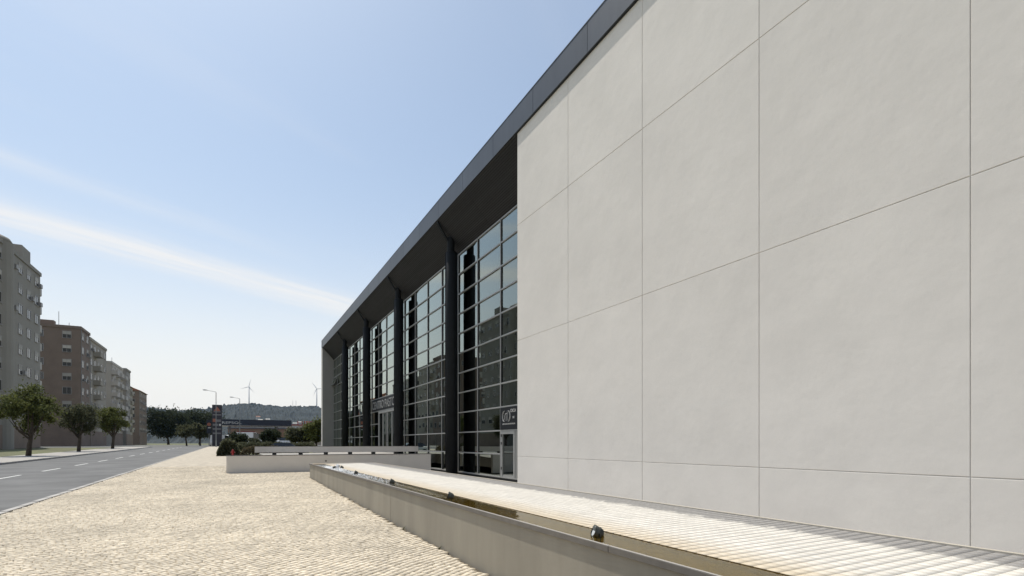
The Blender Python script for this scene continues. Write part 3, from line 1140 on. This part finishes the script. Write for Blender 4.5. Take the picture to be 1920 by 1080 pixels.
def tree(name, label, cat, loc, h, w, trunk_h, nleaf, mat, seed, leaf=0.14, nclump=26, group=None, spread=0.2, depth=None, trunk_r=None):
    r = np.random.default_rng(seed)
    rd = random.Random(seed)
    x, y = loc[0], loc[1]
    z = loc[2] if len(loc) > 2 else ground_z(x, y) - 0.05
    t_ = thing(name, label, cat, (x, y, z), group, world_parts=False)
    tr = trunk_r or h * 0.022 + 0.03
    mb_ = MB()
    cz_ = (trunk_h + h) / 2
    rz = (h - trunk_h) / 2
    bend = (rd.uniform(-.05, .05) * h, rd.uniform(-.05, .05) * h)
    mb_.tube([(0, 0, -0.05), (bend[0] * .4, bend[1] * .4, trunk_h * .6), (bend[0], bend[1], trunk_h * 1.05), (bend[0] * 1.2, bend[1] * 1.2, cz_ + rz * .4)],
             [tr * 1.3, tr, tr * .8, tr * .25], 8)
    for k in range(6):
        a = 6.283 * k / 6 + rd.uniform(-.4, .4)
        z0 = trunk_h * rd.uniform(.75, 1.05)
        e = (math.cos(a) * w * .34, math.sin(a) * w * .34, cz_ + rz * rd.uniform(-.3, .45))
        mb_.tube([(bend[0] * .8, bend[1] * .8, z0), (e[0] * .5, e[1] * .5, (z0 + e[2]) / 2 - .05 * h), e], [tr * .55, tr * .38, tr * .12], 6)
    mb_.build('trunk', 'bark', t_, smooth=True)
    p_ = crown_points(r, w / 2, (depth or w) / 2, rz, cz_, nclump, nleaf, spread)
    p_ = p_[p_[:, 2] > trunk_h * 0.45]
    link('crown', quads_mesh('crown', leaf_quads(p_, leaf, r), mat, LQ), t_)
    return t_


def hedge(name, label, cat, x0, x1, y0, y1, h, nleaf, mat, seed, leaf=0.08, z=None, lumpy=0.18):
    r = np.random.default_rng(seed)
    zc_ = ground_z((x0 + x1) / 2, (y0 + y1) / 2) if z is None else z
    cx_, cy_ = (x0 + x1) / 2, (y0 + y1) / 2
    t_ = thing(name, label, cat, (cx_, cy_, zc_), None, world_parts=False)
    px_ = r.uniform(x0, x1, nleaf) - cx_
    py_ = r.uniform(y0, y1, nleaf) - cy_
    top = h * (1 - lumpy + lumpy * (np.sin(px_ * 2.3 + seed) * np.sin(py_ * 1.7 + px_ * .9) + r.normal(size=nleaf) * .35))
    ex = np.minimum(1, np.minimum(px_ - (x0 - cx_), (x1 - cx_) - px_) / (0.35 * h) * .9 + .35)
    pz_ = np.minimum(top * ex, h * 1.15) * r.uniform(0, 1, nleaf) ** 0.55
    link('foliage', quads_mesh('foliage', leaf_quads(np.stack([px_, py_, pz_], 1), leaf, r), mat, LQ), t_)
    mb_ = MB()
    for k in range(max(4, int((x1 - x0) * 1.6))):
        bx, by = r.uniform(x0 - cx_ + .1, x1 - cx_ - .1), r.uniform(y0 - cy_ + .1, y1 - cy_ - .1)
        mb_.tube([(bx, by, -.05), (bx + r.uniform(-.1, .1), by + r.uniform(-.1, .1), h * .75)], [.02, .008], 5)
    mb_.build('stems', 'bark', t_)
    return t_


hedge('shrub', 'dark rounded shrub at the plaza edge behind the red hydrant', 'shrub', -1.5, 0.3, 52.5, 55, 1.45, 9000, 'leaf_olive', 11, 0.085)
hedge('dry_hedge', 'thin dry brownish hedge between the dark shrub and the grey ramp wall', 'hedge', 0.3, 3.6, 51.5, 53, 0.95, 5000, 'leaf_dry', 12, 0.07)
hedge('long_hedge', 'long low dark hedge running behind the ramp toward the hall', 'hedge', -0.6, 9.2, 72, 74.5, 1.15, 9000, 'leaf_olive', 13, 0.12)
box('soil_bed', 'soil', None, 3.0, 9.4, 69.0, 71.5, 0.40, 0.72)
struct(bpy.data.objects['soil_bed'])

tree('bushy_tree', 'dark low bushy tree beside the second lamp post', 'tree', (0.2, 84.0), 2.6, 2.7, 0.4, 5000, 'leaf_dark', 21, 0.16, 22)
tree('bushy_tree', 'dark round bushy tree in front of the canopy right end', 'tree', (4.3, 82.5), 3.0, 2.7, 0.4, 5200, 'leaf_dark', 22, 0.16, 22)
tree('small_bush', 'pale olive bush between the two dark bushy trees', 'shrub', (2.4, 86.0), 1.8, 2.0, 0.2, 2600, 'leaf_olive', 23, 0.14, 14)
tree('garden_tree', 'green leafy tree left of the hall corner, lower of the pair', 'tree', (8.4, 85.0), 3.6, 3.8, 0.9, 8000, 'leaf_olive', 24, 0.17, 26)
tree('garden_tree', 'bright green leafy tree touching the hall corner', 'tree', (10.4, 82.0), 4.5, 3.6, 1.0, 8000, 'leaf_green', 25, 0.16, 26)
tree('tall_tree', 'tall thin tree peeking out from behind the hall corner', 'tree', (13.6, 88.0), 8.4, 4.4, 2.2, 5000, 'leaf_olive', 26, 0.17, 26)
tree('street_tree', 'small olive green tree across the side street, leftmost of three near the price totem', 'tree', (-9.6, 136.0), 5.0, 4.6, 1.9, 4200, 'leaf_olive', 31, 0.22, 22)
tree('street_tree', 'small olive green tree across the side street, middle of three near the price totem', 'tree', (-7.2, 139.0), 5.4, 4.2, 1.9, 4200, 'leaf_olive', 32, 0.22, 22)
tree('street_tree', 'small olive green tree beside the price totem, rightmost of the three', 'tree', (-5.3, 142.0), 4.6, 3.6, 1.7, 4000, 'leaf_olive', 33, 0.22, 22)
for i, (x, y, h_, w_, lab) in enumerate([
        (-25, 262, 16, 17, 'large dark tree far beyond the street, left of the price totem'),
        (-15, 285, 17, 19, 'large dark tree standing just behind the price totem'),
        (-40, 270, 15, 18, 'large dark far tree farthest left before the apartment row')]):
    tree('far_tree', lab, 'tree', (x, y), h_, w_, 3.0, 11000, 'leaf_dark', 41 + i, 0.42, 40)
for i, (x, y) in enumerate([(-15.4, 44), (-15.4, 58), (-15.4, 74), (-15.4, 92)]):
    tree('pavement_tree', ['pavement tree across the road, nearest of the row of four', 'pavement tree across the road, second nearest of four',
                           'pavement tree across the road, third of four', 'pavement tree across the road, farthest of four'][i], 'tree',
         (x, y), 5.6 + .5 * (i % 2), 4.3, 1.9, 9500, 'leaf_green' if i % 2 else 'leaf_olive', 51 + i, 0.115, 46, spread=0.15, group='trees on the far pavement')

# tufts of weed at the foot of the tank wall
for i, (y, lab) in enumerate([(9.15, 'weed tuft at the foot of the tank wall, near the joint on the camera side'),
                              (12.0, 'weed tuft at the foot of the tank wall, just beyond the joint'),
                              (7.3, 'weed tuft at the foot of the tank wall, nearest one')]):
    w_ = thing('weed', lab, 'weed', (2.59, y, ground_z(2.5, y) + 0.05), 'weeds along the tank wall', world_parts=False)
    mb_ = MB()
    for k in range(14):
        a = random.uniform(0, 6.283)
        l_ = random.uniform(.03, .075)
        b0 = len(mb_.v)
        ex, ey = math.cos(a) * l_ * .6, math.sin(a) * l_
        mb_.v += [(0, -.006, 0), (0, .006, 0), (ex * .6, ey * .6 + .006, l_ * .7), (ex, ey, l_)]
        mb_.face([b0, b0 + 1, b0 + 2, b0 + 3])
    mb_.build('blades', 'grass', w_)


# ------------------------------------------------------------------ street furniture
hyd = thing('fire_hydrant', 'small red fire hydrant in front of the dark shrub', 'hydrant', (-0.25, 50.2, ground_z(0, 50.2)))
hz = ground_z(0, 50.2) + 0.06
hb = MB().tube([(-.25, 50.2, hz), (-.25, 50.2, hz + .05), (-.25, 50.2, hz + .06), (-.25, 50.2, hz + .42), (-.25, 50.2, hz + .43), (-.25, 50.2, hz + .50)], [.13, .13, .085, .085, .11, .11], 16).build('barrel', 'red_paint', hyd, smooth=False)
MB().tube([(-.25, 50.2, hz + .50), (-.25, 50.2, hz + .57), (-.25, 50.2, hz + .62)], [.10, .07, .02], 16).build('bonnet', 'hydrant_cap', hyd)
for ss in (-1, 1):
    MB().tube([(-.25 + ss * .08, 50.2, hz + .36), (-.25 + ss * .17, 50.2, hz + .36)], .045, 12).build('outlet', 'hydrant_cap', hyd)


def lamp(label, loc, h, arm, rz):
    t_ = thing('street_lamp', label, 'street lamp', loc, 'street lamps by the plaza end', world_parts=False)
    MB().tube([(0, 0, 0), (0, 0, 1.1), (0, 0, 1.2), (0, 0, h - .35)], [.11, .11, .075, .05], 12).build('pole', 'galvanised', t_)
    MB().tube([(0, 0, h - .36), (-.06, 0, h - .28), (-arm * .5, 0, h - .13), (-arm + .3, 0, h - .02)], [.045, .04, .035, .03], 10).build('arm', 'galvanised', t_)
    hd = MB().prism([(-arm - .45, h + .05), (-arm - .40, h + .13), (-arm + .1, h + .11), (-arm + .35, h + .04), (-arm + .35, h - .05), (-arm - .3, h + .0)], 'y', -.14, .14).build('lamp_head', 'galvanised', t_, bevel=0.02)
    MB().box(-arm - .36, -arm + .1, -.1, .1, h - .035, h - .012).build('lens', 'lamp_glass', hd)
    MB().box(-.12, .12, -.12, .12, -.05, .03).build('base_plate', 'galvanised', t_)
    t_.rotation_euler = (0, 0, R(rz))
    return t_


lamp('tall grey street lamp standing in front of the price totem', (-3.1, 105.2, ground_z(-3, 105) + .03), 9.8, 1.75, -24)
lamp('tall grey street lamp behind the dark shrub, farther of the two', (0.62, 120.3, 1.0), 9.85, 1.75, -38)

# price totem of the filling station
tot = thing('price_totem', 'tall dark price totem with orange emblem at the filling station', 'sign', (-3.5, 126, 1.02))
tb = box('board', 'totem_dark', tot, -4.42, -2.62, 125.8, 126.2, 1.0, 9.55, bevel=0.03)
MB().prism([(-4.15, 8.25), (-3.5, 9.15), (-2.9, 8.25)], 'y', 125.74, 125.79).build('emblem', 'orange_sign', tb)
box('emblem_base', 'grey_sign', tb, -4.15, -2.9, 125.745, 125.79, 8.0, 8.2)
for z0, z1, a, b, mt in ((7.35, 7.6, -4.3, -2.75, 'grey_sign'), (6.0, 6.65, -4.3, -3.8, 'orange_sign'), (6.0, 6.5, -3.7, -2.8, 'grey_sign'),
                         (5.2, 5.6, -4.3, -3.3, 'grey_sign'), (5.2, 5.6, -3.15, -2.8, 'white_letter'), (4.4, 4.7, -4.3, -2.8, 'grey_sign'), (3.5, 3.8, -4.3, -2.8, 'grey_sign')):
    box('price_row', mt, tb, a, b, 125.75, 125.79, z0, z1)
sg = thing('small_sign', 'smaller dark sign with orange emblem left of the price totem', 'sign', (-5.0, 127, 1.0))
sgb = box('board', 'navy', sg, -5.45, -4.55, 126.9, 127.1, 3.6, 6.4)
MB().tube([(-5.0, 126.83, 5.5), (-5.0, 126.88, 5.5)], .36, 16).build('emblem', 'orange_sign', sgb)
box('white_strip', 'white_letter', sgb, -5.2, -4.7, 126.84, 126.89, 4.7, 4.9)
MB().tube([(-5.0, 127, 1.0), (-5.0, 127, 3.6)], .07, 8).build('post', 'galvanised', sg)

# filling station canopy with its name
st_ = thing('filling_station_canopy', 'wide dark navy filling station canopy with white lettering on its front', 'canopy', (4, 155, 1.0))
cf = box('canopy', 'navy', st_, -4.9, 12.8, 150.0, 161.0, 6.05, 7.55)
box('underside', 'white_paint', cf, -4.7, 12.6, 150.2, 160.8, 5.98, 6.045)
text('lettering', 'REPSOL', 0.86, 0.03, 'white_letter', (-3.2, 149.95, 6.42), ROT_SOUTH, cf, fit=4.3)
for xx in (-1.5, 9.5):
    for yy in (152.5, 158.5):
        box('pillar', 'grey_sign', st_, xx - .2, xx + .2, yy - .2, yy + .2, 1.0, 5.975)
for i, xx in enumerate((0.5, 4.2, 7.6)):
    pu = thing('fuel_pump', ['fuel pump under the canopy, leftmost of three', 'fuel pump under the canopy, middle of three', 'fuel pump under the canopy, rightmost of three'][i], 'fuel pump', (xx, 154, 1.0), 'fuel pumps')
    b_ = box('cabinet', 'red_paint', pu, xx - .45, xx + .45, 153.7, 154.3, 1.0, 2.9)
    box('display', 'grey_sign', b_, xx - .3, xx + .3, 153.66, 153.695, 2.2, 2.7)
kiosk = thing('station_kiosk', 'salmon filling station shop with red stripe under the canopy', 'building', (6, 168, 1.0))
box('wall', 'salmon', kiosk, -2.0, 14.0, 165, 172, 1.0, 5.6)
box('roof', 'grey_sign', kiosk, -2.2, 14.2, 164.8, 172.2, 5.6, 5.9)
box('stripe', 'red_sign', kiosk, 0.2, 4.6, 164.9, 164.98, 4.3, 4.9)
box('door', 'car_glass', kiosk, 1.6, 3.6, 164.9, 164.99, 1.0, 3.6)
for xx in (5.5, 7.8, 10.1):
    f_ = box('window', 'window_frame', kiosk, xx - .9, xx + .9, 164.9, 164.99, 2.2, 4.2)
    box('pane', 'car_glass', f_, xx - .8, xx + .8, 164.87, 164.895, 2.3, 4.1)
st2 = thing('retail_shed', 'beige retail shed with dull red lettering along its roof edge', 'building', (22, 170, 1.0))
w2 = box('wall', 'beige', st2, 13.6, 33.0, 160, 178, 1.0, 6.6)
box('parapet', 'red_sign', st2, 13.5, 33.1, 159.9, 178.1, 6.6, 6.85)
text('lettering', 'HIPROVI', 1.35, 0.05, 'red_sign', (15.0, 159.85, 6.88), ROT_SOUTH, st2, fit=8.5)
box('poster', 'white_letter', w2, 13.8, 15.6, 159.93, 159.99, 5.0, 6.3)
for xx in (15.5, 18.0, 20.5):
    f_ = box('window', 'window_frame', w2, xx - .8, xx + .8, 159.92, 159.99, 2.0, 4.0)
    box('pane', 'car_glass', f_, xx - .7, xx + .7, 159.89, 159.915, 2.1, 3.9)


# ------------------------------------------------------------------ vehicles
def make_car(label, loc, rz, paint, kind='car', group=None, k=1.0):
    t_ = thing('parked_car' if kind == 'car' else 'delivery_van', label, 'car' if kind == 'car' else 'van', loc, group, world_parts=False)
    L_ = 4.2 if kind == 'car' else 5.2
    H_ = 1.44 if kind == 'car' else 2.35
    W_ = 0.88 if kind == 'car' else 0.98
    if kind == 'car':
        st = [(-2.1, .78, .35, .62), (-2.0, .84, .22, .80), (-1.3, .88, .18, .88), (-.6, .88, .18, .95), (.9, .88, .18, .97), (1.6, .88, .18, .98), (2.0, .84, .22, .92), (2.1, .78, .35, .75)]
        cb = [(-.85, .70, .93), (-.30, .66, 1.36), (.5, .66, H_), (1.15, .65, 1.38), (1.75, .66, .97)]
    else:
        st = [(-2.6, .85, .4, .8), (-2.5, .95, .25, 1.05), (-1.9, .98, .2, 1.25), (0, .98, .2, 1.3), (2.5, .98, .2, 1.3), (2.6, .96, .25, 1.3)]
        cb = [(-1.95, .9, 1.24), (-1.25, .88, 2.2), (-.6, .88, H_), (2.5, .88, H_), (2.6, .9, 1.28)]
    b_ = MB()
    for (y, w, z0, z1) in st:
        zm = z0 + (z1 - z0) * .55
        b_.v += [(-w * .93, y, z0), (-w, y, zm), (-w * .90, y, z1), (0, y, z1 + .02), (w * .90, y, z1), (w, y, zm), (w * .93, y, z0)]
    for i in range(len(st) - 1):
        for j in range(7):
            j2 = (j + 1) % 7
            b_.face([i * 7 + j, i * 7 + j2, i * 7 + 7 + j2, i * 7 + 7 + j])
    b_.face(list(range(7)))
    b_.face([(len(st) - 1) * 7 + j for j in range(7)])
    body = b_.build('body', paint, t_, smooth=True)
    c_ = MB()
    for (y, w, z1) in cb:
        zb = .90 if kind == 'car' else 1.24
        c_.v += [(-W_ * .95, y, zb), (-w, y, z1), (w, y, z1), (W_ * .95, y, zb)]
    for i in range(len(cb) - 1):
        for j in range(4):
            j2 = (j + 1) % 4
            top = j == 1 and (0 < i < len(cb) - 2)
            glassy = not top and j != 3
            if kind != 'car' and i >= 2:
                glassy = False
            c_.face([i * 4 + j, i * 4 + j2, i * 4 + 4 + j2, i * 4 + 4 + j], 1 if glassy else 0)
    c_.build('cabin', [paint, 'car_glass'], t_)
    for sy in (-L_ * .31, L_ * .31):
        for sx in (-1, 1):
            wh = MB().tube([(sx * (W_ - .20), sy, .31), (sx * (W_ + .01), sy, .31)], .31, 18).build('wheel', 'tyre', t_)
            MB().tube([(sx * (W_ + .012), sy, .31), (sx * (W_ + .022), sy, .31)], .20, 14).build('rim', 'rim', wh)
    for sx in (-1, 1):
        MB().box(sx * .62 - .16, sx * .62 + .16, -L_ / 2 - .01, -L_ / 2 + .14, .56, .70).build('headlight', 'lamp_glass', t_)
        MB().box(sx * .66 - .12, sx * .66 + .12, L_ / 2 - .12, L_ / 2 + .01, .66, .84).build('tail_light', 'red_paint', t_)
    t_.location = loc
    t_.rotation_euler = (0, 0, R(rz))
    return t_


make_car('white van parked by the price totem across the side street', (-2.3, 131.0, 1.02), 62, 'car_white', 'van')
make_car('white car parked between dark bushy tree and green trees', (9.4, 119.5, 1.0), 75, 'car_white').scale = (1.15, 1.15, 1.3)
make_car('tall white delivery van parked before the filling station canopy', (2.9, 134.0, 1.02), 80, 'car_white', 'van').scale = (1, 1.1, 1.3)
make_car('pale car parked behind the ramp parapet, only its roof showing', (4.6, 58.3, 0.43), 84, 'car_white').scale = (1, 1, 0.87)



# ------------------------------------------------------------------ apartment blocks across the road
def win_mesh(w, h, axis):
    f = MB()
    if axis == 'x':            # faces +X
        f.box(0, .06, -w / 2 - .08, -w / 2, -h / 2 - .08, h / 2 + .08).box(0, .06, w / 2, w / 2 + .08, -h / 2 - .08, h / 2 + .08)
        f.box(0, .06, -w / 2 + .001, w / 2 - .001, h / 2, h / 2 + .08).box(0, .12, -w / 2 + .001, w / 2 - .001, -h / 2 - .08, -h / 2)
        f.box(0, .04, -.03, .03, -h / 2 + .001, h / 2 - .001)
        pn = MB().box(0.004, .015, -w / 2 + .002, w / 2 - .002, -h / 2 + .002, h / 2 - .002)
        sh = MB().box(0.02, .035, -w / 2 + .004, w / 2 - .004, h * .05, h / 2 - .003)
    else:                      # faces -Y
        f.box(-w / 2 - .08, -w / 2, -.06, 0, -h / 2 - .08, h / 2 + .08).box(w / 2, w / 2 + .08, -.06, 0, -h / 2 - .08, h / 2 + .08)
        f.box(-w / 2 + .001, w / 2 - .001, -.06, 0, h / 2, h / 2 + .08).box(-w / 2 + .001, w / 2 - .001, -.12, 0, -h / 2 - .08, -h / 2)
        f.box(-.03, .03, -.04, 0, -h / 2 + .001, h / 2 - .001)
        pn = MB().box(-w / 2 + .002, w / 2 - .002, -.015, -.004, -h / 2 + .002, h / 2 - .002)
        sh = MB().box(-w / 2 + .004, w / 2 - .004, -.035, -.02, h * .05, h / 2 - .003)
    return f.mesh('window', 'window_frame'), pn.mesh('pane', 'window_pane'), sh.mesh('shutter', 'shutter')


WX = win_mesh(1.5, 1.35, 'x')
WYM = win_mesh(1.3, 1.3, 'y')


AC_ME = MB().box(0, .32, -.42, .42, -.3, .3).mesh('air_conditioner', 'window_frame')


def apartment(label, xf, depth, y0, y1, h, mat, floors, ncol, roof='flat', balc=(), seed=1):
    rd = random.Random(seed)
    zg = ground_z(xf, (y0 + y1) / 2)
    t_ = thing('apartment_block', label, 'building', (xf - depth / 2, (y0 + y1) / 2, zg), 'apartment blocks across the road')
    w_ = box('wall', mat, t_, xf - depth, xf, y0, y1, zg - .3, h)
    box('shop_front', 'apt_brick', t_, xf + .004, xf + .10, y0 + .3, y1 - .3, zg, zg + 3.2)
    if roof == 'flat':
        box('parapet', mat, t_, xf - depth - .15, xf + .15, y0 - .15, y1 + .15, h + .003, h + .55)
    else:
        MB().prism([(xf - depth - .5, h + .003), (xf + .5, h + .003), (xf - depth / 2, h + 2.8)], 'y', y0 - .4, y1 + .4).build('roof', 'roof_tile', t_)
    fh = (h - zg - 4.0) / floors
    if roof == 'flat':
        box('lift_house', mat, t_, xf - depth * .7, xf - depth * .4, y0 + (y1 - y0) * .55, y0 + (y1 - y0) * .75, h + .56, h + 2.1)
        MB().tube([(xf - depth * .3, y0 + 2, h + .5), (xf - depth * .3, y0 + 2, h + 3.6)], .05, 6).build('aerial', 'galvanised', t_)
    MB().tube([(xf + .07, y0 + .4, zg + 3.3), (xf + .07, y0 + .4, h)], .06, 6).build('drain_pipe', 'window_frame', t_)
    for fl in range(floors):
        zc_ = zg + 4.0 + fh * (fl + .5)
        for c in range(ncol):
            yc = y0 + (y1 - y0) * (c + .5) / ncol
            if c in balc:
                b_ = box('balcony', mat, t_, xf + .005, xf + 1.3, yc - 1.6, yc + 1.6, zc_ - fh * .5, zc_ - fh * .5 + 1.05)
            o = link('window', WX[0], t_)
            o.location = (xf + .003, yc, zc_ + .1)
            q = link('pane', WX[1], o)
            if rd.random() < .18 and c not in balc:
                q = link('air_conditioner', AC_ME, o)
                q.location = (0.004, 1.35, -.3)
            if rd.random() < .55:
                link('shutter', WX[2], o)
        for c in range(max(2, int(depth / 4.0))):
            xc = xf - depth * (c + .5) / max(2, int(depth / 4.0))
            o = link('window', WYM[0], t_)
            o.location = (xc, y0 - .003, zc_ + .1)
            link('pane', WYM[1], o)
            if rd.random() < .5:
                link('shutter', WYM[2], o)
    return t_


XF = -28.0
ap = apartment('grey apartment block with stair tower and rounded end balconies, nearest of the row', XF, 12, 86, 111, 28.4, 'apt_grey', 8, 7, balc=(), seed=1)
box('stair_tower', 'apt_grey', ap, XF - 5, XF - .5, 104.6, 108.3, 28.98, 31.3)
tt_ = MB().tube([(XF - 1.2, 96.6, 0.5), (XF - 1.2, 96.6, 28.9)], 2.0, 20).build('bay_turret', 'apt_grey', ap)
MB().tube([(XF - 1.2, 96.6, 28.9), (XF - 1.2, 96.6, 29.6), (XF - 1.2, 96.6, 30.1)], [2.0, 1.6, .6], 20).build('turret_cap', 'apt_grey', ap, smooth=True)
for k in range(8):
    zb = 4.6 + 3.0 * k
    pts_ = [(XF - 6, 111.005), (XF - .2, 111.005), (XF - .2, 112.6), (XF - .8, 113.6), (XF - 2.0, 114.1), (XF - 6, 114.1)]
    MB().prism(pts_, 'z', zb, zb + 1.15).build('balcony', 'apt_white', ap)
apartment('cream flat roofed apartment block, second of the row', XF, 13, 143.5, 160, 23.9, 'apt_cream', 6, 5, balc=(1,), seed=2)
apartment('brownish taller apartment block joined to the cream one', XF, 13, 136, 143.4, 24.7, 'apt_brick', 7, 2, seed=3)
apartment('white apartment block with balconies, beyond the cream one', XF, 12, 166, 181, 21.8, 'apt_white', 6, 5, balc=(0, 2, 4), seed=4)
apartment('grey narrow apartment block farther up the road', XF, 12, 186, 193, 22.5, 'apt_grey', 6, 3, seed=5)
apartment('cream far apartment block with tiled roof', XF - 2, 12, 195, 211, 19.5, 'apt_cream', 5, 5, roof='gable', balc=(2,), seed=6)
apartment('farthest apartment block of brown brick with tiled roof', XF - 3, 12, 232, 250, 20.5, 'apt_brick', 6, 5, roof='gable', seed=7)

# ------------------------------------------------------------------ hills, turbines
ridge = [(-5000, 150), (-2600, 165), (-1200, 168), (-420, 168), (-230, 150), (-140, 160), (-40, 182), (20, 192), (110, 190), (180, 184), (260, 185), (330, 192), (400, 178), (500, 176), (620, 172), (900, 180), (1500, 190), (2600, 170), (5000, 150)]


def ridge_h(x):
    for (a, ha), (b, hb_) in zip(ridge[:-1], ridge[1:]):
        if a <= x <= b:
            k_ = (x - a) / (b - a)
            k_ = k_ * k_ * (3 - 2 * k_)
            return ha + (hb_ - ha) * k_
    return 150


hx_ = sorted(set(list(np.arange(-4800, -700, 160.0)) + list(np.arange(-700, 1000, 5.0)) + list(np.arange(1000, 4801, 160.0))))
prof = [(1500, -3), (1650, .06), (1850, .20), (2100, .42), (2350, .66), (2550, .84), (2680, .93), (2760, .975), (2800, 1.0), (2840, .99), (3000, .85), (3400, .4)]
prof2 = []
for (ya, fa), (yb, fb) in zip(prof[1:-1], prof[2:]):
    for q in range(5):
        prof2.append((ya + (yb - ya) * q / 5, fa + (fb - fa) * q / 5))
prof = [prof[0]] + prof2 + [prof[-1]]
mb = MB()
for (y, f) in prof:
    for x in hx_:
        if f < 0:
            mb.v.append((x, y, -3))
            continue
        h0 = (ridge_h(x) - 12) * f
        nzv = mnoise.fractal(Vector((x * .004, y * .004, 0)), 1.0, 2.0, 4) * 16 * min(1, (1 - f) * 3 + .15)
        tree_ = (abs(mnoise.noise(Vector((x * .05, y * .04, 3)))) * 16 + abs(mnoise.noise(Vector((x * .13, y * .12, 8)))) * 10 + abs(mnoise.noise(Vector((x * .41, y * .3, 5)))) * 5)
        mb.v.append((x, y, h0 + nzv + tree_))
nh = len(hx_)
for j in range(len(prof) - 1):
    for i in range(nh - 1):
        mb.face([j * nh + i, j * nh + i + 1, (j + 1) * nh + i + 1, (j + 1) * nh + i])
struct(mb.build('hill', 'hill_wood'))


def turbine(label, x, y, zb, hub, blade, a0, face):
    t_ = thing('wind_turbine', label, 'wind turbine', (x, y, zb), 'wind turbines on the ridge', world_parts=False)
    MB().tube([(0, 0, -20), (0, 0, hub * .5), (0, 0, hub - 1.5)], [2.6, 2.2, 1.5], 14).build('tower', 'turbine', t_, smooth=True)
    MB().tube([(0, -5, hub), (0, -3, hub), (0, 6, hub), (0, 7, hub)], [1.4, 2.0, 2.0, 1.2], 12).build('nacelle', 'turbine', t_)
    hb_ = MB().tube([(0, -7.5, hub), (0, -6.5, hub), (0, -5.05, hub)], [.4, 1.5, 1.8], 12).build('hub', 'turbine', t_)
    for k in range(3):
        a = R(a0 + 120 * k)
        d = Vector((math.sin(a), 0, math.cos(a)))
        s = Vector((math.cos(a), 0, -math.sin(a)))
        m_ = MB()
        for f, w, th in ((.02, .9, .8), (.18, 2.0, .5), (.5, 1.35, .3), (1.0, .35, .1)):
            c = Vector((0, -6.2, hub)) + d * blade * f
            for q in (c - s * w * .4 - Vector((0, th, 0)), c + s * w * .9 - Vector((0, th * .3, 0)), c + s * w * .6 + Vector((0, th, 0)), c - s * w * .4 + Vector((0, th, 0))):
                m_.v.append(tuple(q))
        for i in range(3):
            for j in range(4):
                j2 = (j + 1) % 4
                m_.face([i * 4 + j, i * 4 + j2, i * 4 + 4 + j2, i * 4 + 4 + j])
        m_.face([0, 1, 2, 3])
        m_.face([12, 13, 14, 15])
        m_.build('blade', 'turbine', t_)
    t_.rotation_euler = (0, 0, R(face))
    return t_


def at(u, Z):
    X = u * math.cos(YAW) * Z / 1000
    return X, (Z - math.sin(YAW) * X) / math.cos(YAW)


x, y = at(24, 2520)
turbine('wind turbine on the ridge above the filling station, left of the two', x, y, 160, 107, 38, 15, -20)
x, y = at(151, 2560)
turbine('wind turbine on the ridge beside the hall corner, right of the two', x, y, 150, 112, 38, -35, -10)
for i, (u, Z, z) in enumerate([(41, 1950, 92), (45, 1900, 78), (50, 1880, 74), (59, 1900, 80), (37, 1850, 66), (120, 1900, 70), (134, 1850, 68), (110, 1850, 64)]):
    x, y = at(u, Z)
    labs = ['white house highest on the wooded hill', 'white house on the hill just below the highest one', 'white house on the hill, lowest of the central cluster',
            'white house on the hill at the right of the central cluster', 'white house on the hill at the left of the central cluster',
            'white house on the hill above the red lettering', 'white house on the hill nearest the hall corner', 'white house on the hill left of the red lettering']
    hs = thing('hill_house', labs[i], 'house', (x, y, z), 'houses scattered on the hill')
    b_ = box('wall', 'apt_white', hs, x - 7, x + 7, y - 12, y + 6, z - 30, z + 6)
    MB().prism([(y - 13, z + 6.02), (y + 7, z + 6.02), (y - 3, z + 9)], 'x', x - 7.6, x + 7.6).build('roof', 'apt_white' if i % 2 else 'roof_tile', hs)
for i, u in enumerate((106, 112)):
    x, y = at(u, 2540)
    ms = thing('hilltop_mast', ['thin mast on the ridge, left of the pair', 'thin mast on the ridge, right of the pair'][i], 'mast', (x, y, 170), 'masts on the ridge')
    MB().tube([(x, y, 160), (x, y, 206)], [.9, .5], 6).build('pole', 'galvanised', ms)
    MB().box(x - 2, x + 2, y - .3, y + .3, 198, 198.6).build('antenna', 'galvanised', ms)

# ------------------------------------------------------------------ haze
hm = bpy.data.materials.new('haze')
hm.use_nodes = True
t = hm.node_tree
t.nodes.clear()
ov = t.nodes.new('ShaderNodeOutputMaterial')
pv = t.nodes.new('ShaderNodeVolumePrincipled')
pv.inputs['Color'].default_value = (0.42, 0.68, 1.0, 1)
pv.inputs['Density'].default_value = 0.000028
pv.inputs['Anisotropy'].default_value = 0.3
t.links.new(pv.outputs[0], ov.inputs['Volume'])
MATS['haze'] = hm
hzb = MB().box(-5200, 5200, -400, 5400, -8, 330).build('haze', 'haze')
hzb['kind'] = 'stuff'

for o in bpy.data.objects:
    if '_w' in o:
        del o['_w']
